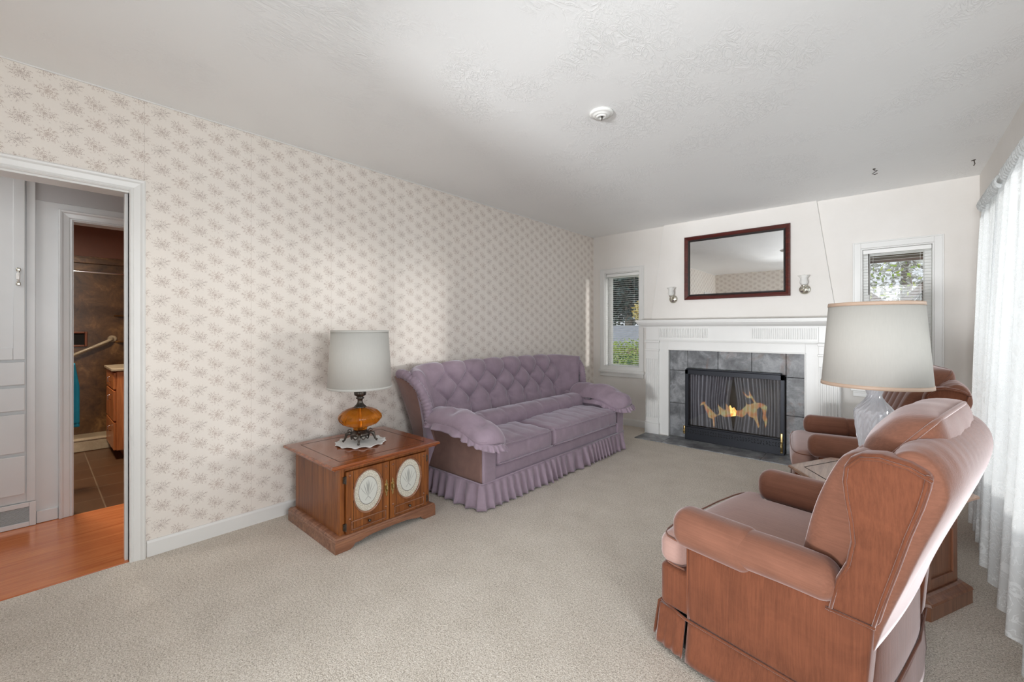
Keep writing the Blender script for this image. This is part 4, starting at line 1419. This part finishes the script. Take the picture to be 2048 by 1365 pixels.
# padded arm tops with ruffle
def arm_pad(s):
    def my(y): return y if s < 0 else 2 * YM - y
    cy = 2.035
    # centre line drooping to the front
    def cl(t):   # t 0 back .. 1 front
        x = .36 + .68 * t
        z = .555 + .018 * sin(PI * min(1, t * 1.2)) - .075 * max(0, t - .55) ** 1.5 / .45 ** 1.5
        return x, z
    mb = WMB()
    cen = (.70, cy, .55)
    def df(p, u):
        t = (u[0] + 1) / 2
        x, z = cl(t)
        wid = 1 - .10 * abs(u[0]) ** 3
        tf = 0
        if p[2] > 0:
            bb = 1e9
            for (bx, by) in ((-.62, .45), (-.18, -.35), (-.18, .9), (.28, .45), (.62, -.35)):
                bb = min(bb, ((u[0] - bx) * 1.9) ** 2 + ((u[1] - by) * .8) ** 2)
            tf = -.024 * math.exp(-bb * 9)
            cr = abs(sin(PI * (u[0] * 1.15 + u[1] * .35 + .3)))
            tf -= .010 * (1 - min(1, cr * 2.2)) * (1 - u[1] ** 2)
        else:
            p = [p[0], p[1], p[2] * .8]
        # outer side hangs lower than the inner
        y = p[1] * wid
        return [x - cen[0], (y) * (1 if s < 0 else -1) + (my(cy) - cy), z - cen[2] + p[2] + tf - .018 * abs(u[1]) ** 2.2 - (.045 * max(0, u[1]) ** 1.3)]
    mb.rbox(cen, (.345, .145, .078), (.10, .14, .074), (34, 12, 6), 6, deform=df)
    pad = mb.build('arm_pad', VM, sf, smooth=True)
    # ruffle band round the pad's rim
    rnd = random.Random(5 + s)
    def f(u, v):
        a = 2 * PI * u
        ca, sa = cos(a), sin(a)
        ex = abs(ca) ** .55 * (1 if ca > 0 else -1); ey = abs(sa) ** .75 * (1 if sa > 0 else -1)
        t = (ex + 1) / 2
        x, z = cl(t)
        k = .008 + .046 * v
        w = sin(a * 27 + 2.2 * sin(a * 5)); w = abs(w) ** .7 * (1 if w > 0 else -1)
        inn = max(0, sa)
        px = x + ca * k * .6 + .010 * w * ca * v
        py = ey * (.138 + (k * .60) * (1 - .6 * inn)) * (1 - .10 * abs(ex) ** 3) + .014 * w * v * sa
        pz = z - .022 - .044 * v + .004 * sin(a * 17) * v - .055 * inn
        yy = cy + (py if s < 0 else py)
        return (px, my(yy), pz)
    mb = WMB(); mb.grid(f, 720, 6, cu=True)
    mb.build('ruffle', VM, pad, smooth=True, solid=.003)
arm_pad(-1); arm_pad(1)

# ------------------------------------------------------------------ recliners
def build_recliner(label, loc, rz, group=None):
    R = thing('recliner', label, 'armchair', loc, rz, group)
    VC, VP = M_['rust'], M_['rust_plain']
    # body: side panels + front block + rear
    mb = MB()
    for s in (-1, 1):
        def df(p, u, s=s):
            x, y, z = p
            if u[0] > 0: x += .012 * u[2] * u[0]
            y += s * .008 * (1 - u[2] ** 2) * (1 - u[0] ** 2)
            return [x, y, z]
        mb.rbox((.262, s * .345, .305), (.262, .043, .150), (.018, .018, .02), (8, 1, 6), 2, deform=df)
    def df(p, u):
        return [p[0] - .012 * (1 - u[1] ** 4), p[1], p[2]]
    mb.rbox((-.035, 0, .235), (.085, .376, .080), (.03, .03, .02), (2, 12, 3), 3, deform=df)
    def df(p, u):
        return [p[0] + .012 * (1 - u[1] ** 2) - .03 * abs(u[1]) ** 5, p[1], p[2]]
    mb.rbox((.470, 0, .28), (.050, .360, .145), .02, (1, 12, 4), 2, deform=df)
    body = mb.build('body', VC, R, smooth=True)
    for s in (-1, 1):
        mb = MB(); mb.tube([(.008, s * .386, .16), (.006, s * .387, .30), (.006, s * .386, .43)], .0045, 6)
        mb.build('piping', VC, body, smooth=True)
    # skirt with split corners
    sk = MB()
    def panel(a, b, nrm, z0=.02, z1=.158, fl=.022, bow=0):
        def f(u, v):
            x = a[0] + (b[0] - a[0]) * u; y = a[1] + (b[1] - a[1]) * u
            o = fl * (1 - v) + bow * (1 - (2 * u - 1) ** 2) + .003 * sin(u * 19) * (1 - v)
            return (x + nrm[0] * o, y + nrm[1] * o, z0 + (z1 - z0) * v)
        sk.grid(f, 20, 6)
    for s in (-1, 1):
        panel((.010, s * .389), (.510, s * .385), (0, s)); panel((-.116, s * .372), (-.003, s * .386), (-.15, s))
    panel((-.126, -.370), (-.126, .370), (-1, 0), bow=.008); panel((.505, -.375), (.505, .375), (1, 0), bow=.028, fl=.010)
    skirt = sk.build('skirt', VC, R, smooth=True, solid=.006)
    mb = MB(); mb.tube([(.515, -.388, .16), (.0, -.392, .16), (-.118, -.360, .16), (-.134, -.25, .16), (-.138, 0, .16), (-.134, .25, .16), (-.118, .360, .16), (0, .392, .16), (.515, .388, .16), (.536, .15, .16), (.536, -.15, .16)], .005, 6, closed=True)
    mb.build('welt', VC, skirt, smooth=True)
    mb = MB(); mb.box(-.08, -.33, .0, .50, .33, .15); mb.build('rocker_base', M_['soot'], R)
    # seat cushion, T shaped: wider in front of the arms
    mb = MB()
    def df(p, u):
        x = p[0]
        k = min(1, max(0, (-.175 - x) / .03))
        y = p[1] * (1 + .235 * k)
        z = p[2] + (.020 * (1 - u[0] ** 2) * (1 - u[1] ** 2) if p[2] > 0 else 0)
        x = x - .010 * (1 - u[1] ** 4) * (1 if u[0] < -.5 else 0)
        if u[0] < -.6: z += -.012 * ((-u[0] - .6) / .4) ** 2 if p[2] > 0 else 0
        return [x, y, z]
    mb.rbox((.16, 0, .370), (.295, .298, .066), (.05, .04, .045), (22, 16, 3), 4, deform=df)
    sc_ = mb.build('seat_cushion', M_['rust_sheen_tint'], R, smooth=True)
    mb = MB()
    for z in (.418, .322):
        pp = [(-.020, -.364), (-.06, -.366), (-.092, -.358), (-.114, -.338), (-.127, -.305), (-.136, -.25), (-.143, -.12)]
        mb.tube([(x, y, z) for x, y in pp] + [(x, -y, z) for x, y in pp[::-1]], .0035, 6)
    mb.build('piping', VP, sc_, smooth=True)
    # arms
    for s in (-1, 1):
        def df(p, u, s=s):
            z = p[2] + .006 * sin(p[0] * 9) + (.008 if p[2] > 0 else 0) * (1 - u[0] ** 2)
            return [p[0], p[1] + s * .006 * (1 - u[2] ** 2), z]
        mb = MB(); mb.rbox((.205, s * .352, .485), (.255, .064, .058), (.05, .060, .055), (12, 2, 2), 5, deform=df)
        arm = mb.build('arm', VP, R, smooth=True)
        mb = MB()
        def df2(p, u, s=s):
            z = p[2] + (.006 if p[2] > 0 else -.010 * (1 if p[1] * s > 0 else 1))
            return [p[0], p[1], z]
        mb.rbox((.092, s * .352, .486), (.148, .070, .064), (.05, .064, .060), (8, 2, 2), 5, deform=df2)
        mb.build('arm_cover', VP, arm, smooth=True)
    # wing side panels
    wing = [(.43, .425), (.45, .52), (.474, .576), (.487, .644), (.484, .70), (.477, .76), (.474, .81), (.480, .850), (.495, .878), (.52, .895), (.56, .902), (.615, .893), (.655, .872), (.648, .83), (.636, .78), (.612, .70), (.588, .607), (.562, .51), (.542, .425)]
    def flare(z, s): return s * (.0 + .05 * max(0, (z - .5) / .4) ** 1.3)
    for s in (-1, 1):
        mb = MB(); n = len(wing); vs = []
        for yy in (.315, .392):
            for (x, z) in wing: vs.append((x, s * yy + flare(z, s), z))
        fs = [tuple(range(n)), tuple(range(2 * n - 1, n - 1, -1))] + [(i, (i + 1) % n, n + (i + 1) % n, n + i) for i in range(n)]
        mb.add(vs, fs)
        w = mb.build('wing', VC, R, bevel=.018, bseg=4)
        for p in w.data.polygons: p.use_smooth = True
        mb = MB(); mb.tube([(x + .010 * (1 if i < 9 else 0), s * .393 + flare(z, s), z - (.012 if 8 <= i <= 12 else 0)) for i, (x, z) in enumerate(wing[:13])], .0045, 6)
        mb.tube([(x - .008, s * .392 + flare(z, s), z) for (x, z) in wing[12:]], .0045, 6)
        mb.tube([(.430, s * .394, .430), (.54, s * .394, .430)], .004, 6)
        mb.build('piping', VC, w, smooth=True)
    # outer back shell with rolled gathered top
    mb = MB()
    front = [(.44, .36), (.475, .50), (.51, .64), (.535, .76), (.548, .84)]
    NS = 40
    rings = []
    for i in range(NS + 1):
        v = -1 + 2 * i / NS
        bow = .012 * (1 - v * v)
        yv = v * .368
        prof = []
        for (x, z) in front: prof.append((x, z))
        # roll over the top
        tz = .925 + .012 * (1 - v * v); zc = .868
        k = 1 - .25 * abs(v) ** 6
        for j in range(9):
            a = PI * (1 - j / 8.5)
            g = 1 + .03 * sin(v * 46 + j * .6) * (1 if 0 < j < 8 else 0)
            prof.append((.622 + bow * .7 + .070 * cos(a) * k * g, zc + (tz - zc) * sin(a) * k * g + (.0 if j < 5 else -.03 * (j - 5) / 4)))
        prof += [(.688 + bow, .82), (.670 + bow, .76), (.632 + bow, .66), (.594 + bow, .56), (.560 + bow, .46), (.535 + bow, .38), (.52 + bow, .30)]
        ring = []
        for (x, z) in prof:
            x2 = x - (.012 * abs(v) ** 6 if x > .6 else 0)
            ring.append((x2, yv + flare(z, 1 if v > 0 else -1) * abs(v), z))
        rings.append(ring)
    n = len(rings[0]); vs = [p for r_ in rings for p in r_]; fs = []
    for i in range(NS):
        for j in range(n):
            k = (j + 1) % n; fs.append((i * n + j, i * n + k, (i + 1) * n + k, (i + 1) * n + j))
    fs.append(tuple(range(n))); fs.append(tuple(NS * n + j for j in range(n - 1, -1, -1)))
    mb.add(vs, fs)
    back = mb.build('outer_back', VP, R, smooth=True, subsurf=1)
    # inner back, channelled
    mb = MB()
    lean = math.radians(17)
    def df(p, u):
        ch = .012 * abs(sin(PI * (u[1] * 2.5 + .12 * sin(u[2] * 4) + .5))) ** .5 if p[0] < 0 else 0
        bul = .030 * (1 - u[2] ** 2) if p[0] < 0 else 0
        x, z = p[0] - ch - bul * .8, p[2]
        x2 = x * cos(lean) + z * sin(lean); z2 = -x * sin(lean) + z * cos(lean)
        return [x2, p[1] * (1 + .05 * u[2]), z2]
    mb.rbox((.470, 0, .625), (.075, .315, .245), (.06, .03, .06), (3, 50, 18), 3, deform=df)
    mb.build('inner_back', VP, R, smooth=True)
    # head cushion: knife-edge pillow with welt
    lean = math.radians(38)
    Mh = Matrix.Translation((.560, 0, .880)) @ Matrix.Rotation(lean, 4, 'Y')
    mb = MB()
    def df(p, u):
        k = max(0, (1 - abs(u[1]) ** 2.6)) ** .5 * max(0, (1 - abs(u[2]) ** 2.6)) ** .5
        wr = .006 * noise.noise(Vector((p[1] * 9, p[2] * 7, p[0] * 3)))
        return [p[0] * (.22 + .78 * k) + wr, p[1], p[2]]
    mb.rbox((0, 0, 0), (.088, .285, .125), (.080, .09, .08), (2, 18, 10), 5, deform=df, M=Mh)
    hc = mb.build('head_cushion', VP, R, smooth=True)
    mb = MB(); pts = []
    for i in range(64):
        a = 2 * PI * i / 64
        c, s_ = cos(a), sin(a)
        e = .38
        pts.append(Mh @ Vector((0, .285 * abs(c) ** e * (1 if c > 0 else -1), .125 * abs(s_) ** e * (1 if s_ > 0 else -1))))
    mb.tube(pts, .0065, 8, closed=True)
    mb.build('welt', VP, hc, smooth=True)
    return R
GR = 'matching rust velvet recliners facing the sofa'
rc1 = build_recliner('rust velvet rocker recliner in the foreground, loose head cushion on top', (2.49, 1.961, 0), math.radians(-11.5), GR)
rc2 = copy_tree(rc1)
rc2.location = (2.575, 3.63, 0); rc2.rotation_euler = (0, 0, math.radians(9))
rc2['label'] = 'pinkish velvet recliner next to the fireplace, behind the large lampshade'

# ------------------------------------------------------------------ hexagonal table
hx = thing('hexagonal_table', 'hexagonal wooden cabinet table between the two recliners', 'table', (2.91, 2.75, 0), math.radians(4))
def hexpts(r, z): return [(r * cos(PI / 3 * k), r * sin(PI / 3 * k), z) for k in range(6)]
def hexstack(mb, pr):
    vs = []; fs = []; n = len(pr)
    for (r_, z) in pr: vs += hexpts(r_, z)
    for k in range(n - 1):
        for j in range(6): fs.append((k * 6 + j, k * 6 + (j + 1) % 6, (k + 1) * 6 + (j + 1) % 6, (k + 1) * 6 + j))
    fs.append(tuple(range(5, -1, -1))); fs.append(tuple((n - 1) * 6 + j for j in range(6)))
    mb.add(vs, fs); return mb
hexstack(MB(), [(.300, .445), (.325, .448), (.330, .456), (.345, .462), (.356, .468), (.356, .476), (.350, .481), (.342, .482)]).build('tabletop', M_['maple_top'], hx)
mb = MB()
pa, pb = hexpts(.285, 0), hexpts(.280, 0)
vs = [(p[0], p[1], .4815) for p in pa] + [(p[0], p[1], .4815) for p in pb] + [(p[0], p[1], .4828) for p in pa] + [(p[0], p[1], .4828) for p in pb]
fs = []
for k in range(6):
    j = (k + 1) % 6
    fs += [(12 + k, 12 + j, 18 + j, 18 + k), (k, 6 + k, 6 + j, j), (k, j, 12 + j, 12 + k), (6 + k, 18 + k, 18 + j, 6 + j)]
mb.add(vs, fs); mb.build('inlay_line', M_['soot'], hx)
hexstack(MB(), [(.288, .06), (.288, .447)]).build('body', M_['maple'], hx, bevel=.003)
hexstack(MB(), [(.335, 0), (.335, .055), (.338, .060), (.334, .070), (.318, .078), (.308, .084), (.296, .088)]).build('plinth', M_['maple'], hx)
ap = .288 * cos(PI / 6)
for k in range(6):
    a = PI / 3 * k + PI / 6
    Mf = Matrix.Rotation(a, 4, 'Z')
    hw2 = .118
    mb = MB()
    # framed panel with arch
    mb.box(ap, -hw2, .10, ap + .008, -hw2 + .030, .43, Mf); mb.box(ap, hw2 - .030, .10, ap + .008, hw2, .43, Mf)
    mb.box(ap, -hw2 + .03, .10, ap + .008, hw2 - .03, .14, Mf)
    arch = [(-hw2 + .03, .43)] + [(-.062 + .0, .31)] if False else None
    pts = [(hw2 - .03, .43), (-hw2 + .03, .43), (-hw2 + .03, .33)]
    for q in range(13):
        an = PI - PI * q / 12
        pts.append((.066 * cos(an), .33 + .062 * sin(an)))
    pts.append((hw2 - .03, .33))
    mb.prism(pts, 'x', ap, ap + .008, Mf)
    p_ = mb.build('door' if k in (3, 4) else 'side_panel', M_['maple'], hx, bevel=.0015)
    mb = MB()
    for yy in (-hw2 + .015, hw2 - .015): mb.box(ap + .006, yy - .006, .405, ap + .012, yy + .006, .417, Mf)
    each(mb, 'stud', M_['antique'], p_)
# crystal lamp on doily
doily('doily', (2.90, 2.745, .4822), .135, 'white doily on the hexagonal table under the crystal lamp')
l2 = thing('table_lamp', 'large crystal table lamp with broad off-white shade on the hexagonal table', 'lamp', (2.912, 2.752, .488))
fac = lambda a, j, z: 1 + .05 * (abs(sin(a * 8)) - .5) * (1 if (j // 1) % 2 else -1)
MB().lathe([(.076, .0), (.078, .012), (.070, .020), (.05, .032), (.036, .050), (.034, .064), (.044, .085), (.051, .11), (.057, .135), (.062, .16), (.066, .185), (.070, .21), (.073, .235), (.076, .26), (.078, .285), (.080, .305), (.080, .322), (.074, .336), (.062, .352), (.050, .366), (.038, .382), (.031, .395), (.028, .408), (.034, .424), (.038, .436), (.034, .444), (.0, .446)], 48, fn=fac).build('crystal_body', M_['crystal'], l2, smooth=False)
mb = MB(); mb.lathe([(.014, .44), (.014, .50), (.02, .505), (.02, .55), (0, .55)], 16); mb.build('socket', M_['brass'], l2, smooth=True)
drum_shade(l2, .212, .181, .452, .858, M_['shade2'], M_['trim_tan'], .016)
mb = MB(); mb.tube([(0, 0, .46), (.055, 0, .50), (.065, 0, .66), (0, 0, .83), (-.065, 0, .66), (-.055, 0, .50), (0, 0, .46)], .002, 6); mb.build('harp', M_['brass'], l2, smooth=True)
mb = MB(); mb.lathe([(.014, .55), (.03, .60), (.032, .63), (.018, .66), (0, .665)], 20); mb.build('bulb', M_['frost'], l2, smooth=True)

# ------------------------------------------------------------------ lace curtains on a white rod
rod = thing('curtain_rod', 'white curtain rod over the picture window holding the lace', 'curtain rod', (3.425, 2.9, 2.03))
mb = MB(); mb.tube([(.05, 1.25, .0), (.0, 1.25, .0), (0, -1.6, 0), (.05, -1.6, 0)], .011, 10); mb.build('rod', M_['white'], rod, smooth=True)
mb = MB(); mb.box(.055, 1.235, -.03, .075, 1.265, .03); mb.box(.055, -1.615, -.03, .075, -1.585, .03); mb.build('bracket', M_['white'], rod, bevel=.002)
def curtain(label, ya, yb, yab, ybb, waves, seed, xoff=0):
    root = thing('lace_curtain', label, 'curtain', (3.42, (ya + yb) / 2, 0), 0, 'lace curtains on the picture window')
    cy = (ya + yb) / 2
    def f(u, v):
        z = .018 + (2.005 - .018) * v
        y = (ya + (yb - ya) * u) * v + (yab + (ybb - yab) * u) * (1 - v)
        ph = u * waves * 2 * PI + 1.3 * noise.noise(Vector((u * 5, seed, 0))) + .5 * (1 - v) * sin(u * 7)
        amp = .016 + .030 * (1 - v) ** .7
        pinch = min(1, (1 - v) / .04)
        w = sin(ph)
        x = -amp * (w * .5 + .5) * 1.6 - .035 * (1 - v) ** 1.2 + .006 * sin(ph * 2.3 + v * 3) + xoff
        x = x * (.35 + .65 * pinch)
        return (x, y - cy + .010 * cos(ph), z)
    mb = MB(); mb.grid(f, int(waves * 22), 48)
    mb.build('panel', M_['lace'], root, smooth=True)
    def g(u, v):
        a = 2 * PI * v
        ph = u * waves * 6 * 2 * PI + 2 * noise.noise(Vector((u * 21, seed, 1)))
        rr = .024 + .008 * sin(ph + 1.2 * sin(a))
        y = ya + (yb - ya) * u
        zz = 2.03 + (rr * 1.35) * sin(a) + .004 * noise.noise(Vector((u * 60, v * 2, seed)))
        return (.005 + rr * cos(a), y - cy, zz)
    mb = MB(); mb.grid(g, int(waves * 40), 10, cv=True)
    mb.build('ruffled_heading', M_['lace'], root, smooth=True)
    return root
curtain('far lace curtain panel nearest the back corner', 3.50, 4.155, 3.36, 3.90, 3.5, 2, .02)
curtain('near lace curtain panel cut by the right edge of the photo', 1.5, 3.385, 1.5, 3.40, 8, 5, .0)
# ------------------------------------------------------------------ outside the windows
struct(MB().box(-14, 5.2, -.75, 16, 40, -.7).build('ground', M_['lawn']))
def foliage(root_name, label, cat, loc, blobs, leaf, nleaf, size, stems=(), seed=1, group=None):
    rnd = random.Random(seed)
    t = thing(root_name, label, cat, loc, 0, group)
    mb = MB()
    for (c, r_) in blobs:
        for i in range(int(nleaf)):
            d = Vector((rnd.gauss(0, 1), rnd.gauss(0, 1), rnd.gauss(0, 1))).normalized() * (rnd.random() ** .35)
            p = Vector(c) + Vector((d.x * r_[0], d.y * r_[1], d.z * r_[2]))
            a = Vector((rnd.uniform(-1, 1), rnd.uniform(-1, 1), rnd.uniform(-1, 1))).normalized() * size * rnd.uniform(.6, 1.3)
            b = a.cross(Vector((rnd.uniform(-1, 1), rnd.uniform(-1, 1), rnd.uniform(-1, 1)))).normalized() * size * .5
            vs = [p - a, p + b, p + a, p - b]
            mb.add(vs, [(0, 1, 2, 3)])
    mb.build('foliage', leaf, t)
    mb = MB()
    for (pts, rs) in stems: mb.tube(pts, rs, 7)
    if stems: mb.build('trunk', M_['bark'], t, smooth=True)
    return t
foliage('bush', 'green and lime bush low outside the narrow window', 'bush', (-.9, 7.7, -.7),
        [((0, 0, .75), (1.0, .6, .72)), ((.7, .2, .6), (.7, .5, .6)), ((-.8, .1, .55), (.7, .5, .62))], M_['leaf_green'], 5200, .035, [([(0, 0, 0), (.1, 0, .8)], .04)], 2)
foliage('bush', 'lime yellow shrub behind the green bush outside the narrow window', 'bush', (-1.55, 9.1, -.7),
        [((0, 0, 1.15), (1.3, .5, .55))], M_['leaf_lime'], 3200, .035, [([(0, 0, 0), (.1, 0, 1.0)], .04)], 3)
foliage('evergreen_tree', 'dark evergreen tree filling the narrow window', 'tree', (-7.4, 21, -.7),
        [((0, 0, 5.2), (3.8, 1.6, 3.2)), ((1.8, .4, 4.2), (2.9, 1.4, 2.4)), ((-2.2, .4, 4.2), (2.7, 1.4, 2.4)), ((1.4, .3, 7.6), (2.7, 1.2, 2.6))], M_['leaf_dark'], 4200, .17, [([(0, 0, 0), (0, 0, 5)], [.3, .15])], 4)
foliage('small_tree', 'pale yellow leafed branch beside the evergreen', 'tree', (-2.9, 13.0, -.7),
        [((0, 0, 2.45), (.42, .4, .42)), ((-.1, 0, 4.2), (.7, .4, .6))], M_['leaf_yellow'], 500, .06, [([(0, 0, 0), (0, 0, 1.4), (-.05, 0, 2.6), (-.1, 0, 4.2)], [.06, .05, .04, .02])], 6)
h = thing('house', 'neighbouring brick house with grey roof seen low in the narrow window', 'house', (-4.6, 15, -.7))
MB().box(-3, 0, 0, 3.4, 3, 1.35).build('wall', M_['brick'], h)
mb = MB(); mb.prism([(-.3, 1.3), (1.5, 2.05), (3.3, 1.3), (3.3, 1.22), (-.3, 1.22)], 'x', -3.2, 3.6); mb.build('roof', M_['roof'], h)
h = thing('house', 'brown shingled gable roofs close outside the right window', 'house', (3.1, 9.2, -.7))
mb = MB(); mb.prism([(.25, 0), (.25, 2.5), (2.0, 4.4), (3.6, 2.9), (3.6, 0)], 'y', 0, 2.5)
mb.prism([(-3.2, 0), (-3.2, 3.2), (-1.9, 3.9), (-.15, 2.35), (-.15, 0)], 'y', .4, 2.5)
mb.build('wall', M_['siding'], h)
mb = MB()
for i in range(24): mb.box(-3.2, -.02, .2 + i * .16, 3.6, .0, .21 + i * .16)
h2 = MB().prism([(.1, 2.35), (2.0, 4.45), (2.0, 4.57), (-.02, 2.35)], 'y', -.25, 2.5); h2.build('roof', plain('brown_roof', srgb(116, 96, 86), .9, var=.15, vscale=30), h)
eave = thing('porch_roof', 'brown porch eave across the top of the right window', 'eave', (3.0, 5.9, 2.0))
mb = MB(); mb.box(-1.2, -.7, .0, 1.8, .5, .05); mb.box(-1.2, .46, -.03, 1.8, .5, .07); mb.box(-.53, .38, -2.7, -.42, .49, .0); mb.box(.40, .38, -2.7, .54, .49, .0)
mb.build('eave', M_['siding'], eave)
MB().box(.72, -.62, -2.7, .80, .5, .0).build('sun_block_wall', M_['siding'], eave)  # unseen wall added to keep the sun out of the right window
rnd = random.Random(11)
stems = []
def branch(p, d, ln, r_, dep):
    q = p + d * ln
    mid = (p + q) / 2 + Vector((rnd.uniform(-.05, .05), rnd.uniform(-.05, .05), 0)) * ln
    stems.append(([tuple(p), tuple(mid), tuple(q)], [r_, r_ * .85, r_ * .7]))
    if dep == 0: return
    for k in range(3):
        nd = (d + Vector((rnd.uniform(-.8, .8), rnd.uniform(-.5, .5), rnd.uniform(-.15, .6)))).normalized()
        branch(q if k else mid, nd, ln * rnd.uniform(.6, .85), r_ * .6, dep - 1)
branch(Vector((0, 0, 0)), Vector((.1, 0, 1)), 1.3, .035, 5)
foliage('bare_tree', 'small bare tree with a few lime leaves outside the right window', 'tree', (3.05, 7.6, -.7), [((0, 0, 2.6), (.7, .4, .7))], M_['leaf_lime'], 160, .035, stems, 8)
foliage('blossom_tree', 'pale tree far off between the brown gables', 'tree', (3.3, 16, -.7),
        [((0, 0, 4.1), (2.0, 1, 1.7))], leaves_mat('pale_leaves', srgb(170, 172, 168), srgb(250, 250, 248)), 3000, .07, [([(0, 0, 0), (0, 0, 4)], [.2, .1])], 9)

# ------------------------------------------------------------------ light
w = bpy.data.worlds.new('daylight'); SC.world = w; w.use_nodes = True
nt = w.node_tree; bg = nt.nodes['Background']
bg.inputs[0].default_value = (.86, .93, 1.0, 1); bg.inputs[1].default_value = .55
def area(name, loc, rot, sx, sy, power, color=(1, 1, 1)):
    l = bpy.data.lights.new(name, 'AREA'); l.shape = 'RECTANGLE'; l.size = sx; l.size_y = sy; l.energy = power; l.color = color
    o = bpy.data.objects.new(name, l); COL.objects.link(o); o.location = loc; o.rotation_euler = rot
    return o
P_ = dict(win2=14, near=25, room=54, uplight=48, hall=6.5, bath=24)
# daylight at the picture window (outside the glass, shining in through the lace)
area('window_skylight', (4.9, 2.9, 1.6), (0, math.radians(86), 0), 2.4, 3.4, P_['win2'], (.90, .95, 1))
# unseen fill light beside the camera, added together with its opening
area('side_fill', (4.1, .42, 1.35), (0, math.radians(90), 0), 1.3, 1.1, P_['near'], (.94, .975, 1))
# added fill light behind the camera, shining in through a made-up opening
area('rear_fill', (2.3, -3.9, 1.35), (math.radians(92), 0, 0), 2.6, 1.9, P_['room'], (.96, .985, 1))
# unseen fill light added far behind the camera, aimed up along the ceiling
fo = area('ceiling_fill', (2.2, -6.2, .45), (0, 0, 0), 1.2, .6, P_['uplight'], (.96, .98, 1))
fo.rotation_euler = Vector((-.10, 1, .24)).to_track_quat('-Z', 'Y').to_euler(); fo.data.spread = math.radians(70)
# low sun outside, filtered by the lace
sl = bpy.data.lights.new('sun', 'SUN'); sl.energy = 1.9; sl.angle = math.radians(7); sl.color = (1, .98, .95)
so = bpy.data.objects.new('sun', sl); COL.objects.link(so); so.location = (9, 6, 3)
so.rotation_euler = Vector((-.87, -.49, -.045)).to_track_quat('-Z', 'Y').to_euler()
area('hall_fill', (-.55, -.9, 2.3), (0, 0, 0), .4, .4, P_['hall'], (1, .97, .94))  # unseen fill light added to brighten the hall
area('bath_fill', (-2.0, .0, 2.3), (0, 0, 0), .3, .3, P_['bath'], (1, .85, .7))  # unseen fill light that brightens the bathroom

cam = bpy.data.cameras.new('camera'); co = bpy.data.objects.new('camera', cam); COL.objects.link(co)
co.location = (2.97, 0, 1.22)
co.rotation_euler = (math.radians(90), 0, math.radians(41.7))
cam.sensor_width = 36; cam.lens = 849 / 2048 * 36
cam.shift_y = -(682.5 - 658) / 2048
cam.clip_start = .05; cam.clip_end = 200
SC.camera = co
SC.view_settings.view_transform = 'Standard'; SC.view_settings.look = 'None'
SC.view_settings.gamma = 1; SC.view_settings.exposure = .92
SC.view_settings.use_curve_mapping = False
try:
    SC.cycles.use_denoising = True
    SC.cycles.max_bounces = 12; SC.cycles.diffuse_bounces = 9; SC.cycles.glossy_bounces = 4; SC.cycles.transmission_bounces = 8; SC.cycles.transparent_max_bounces = 10
    SC.cycles.sample_clamp_indirect = 6; SC.cycles.caustics_reflective = False; SC.cycles.caustics_refractive = False
except Exception: pass
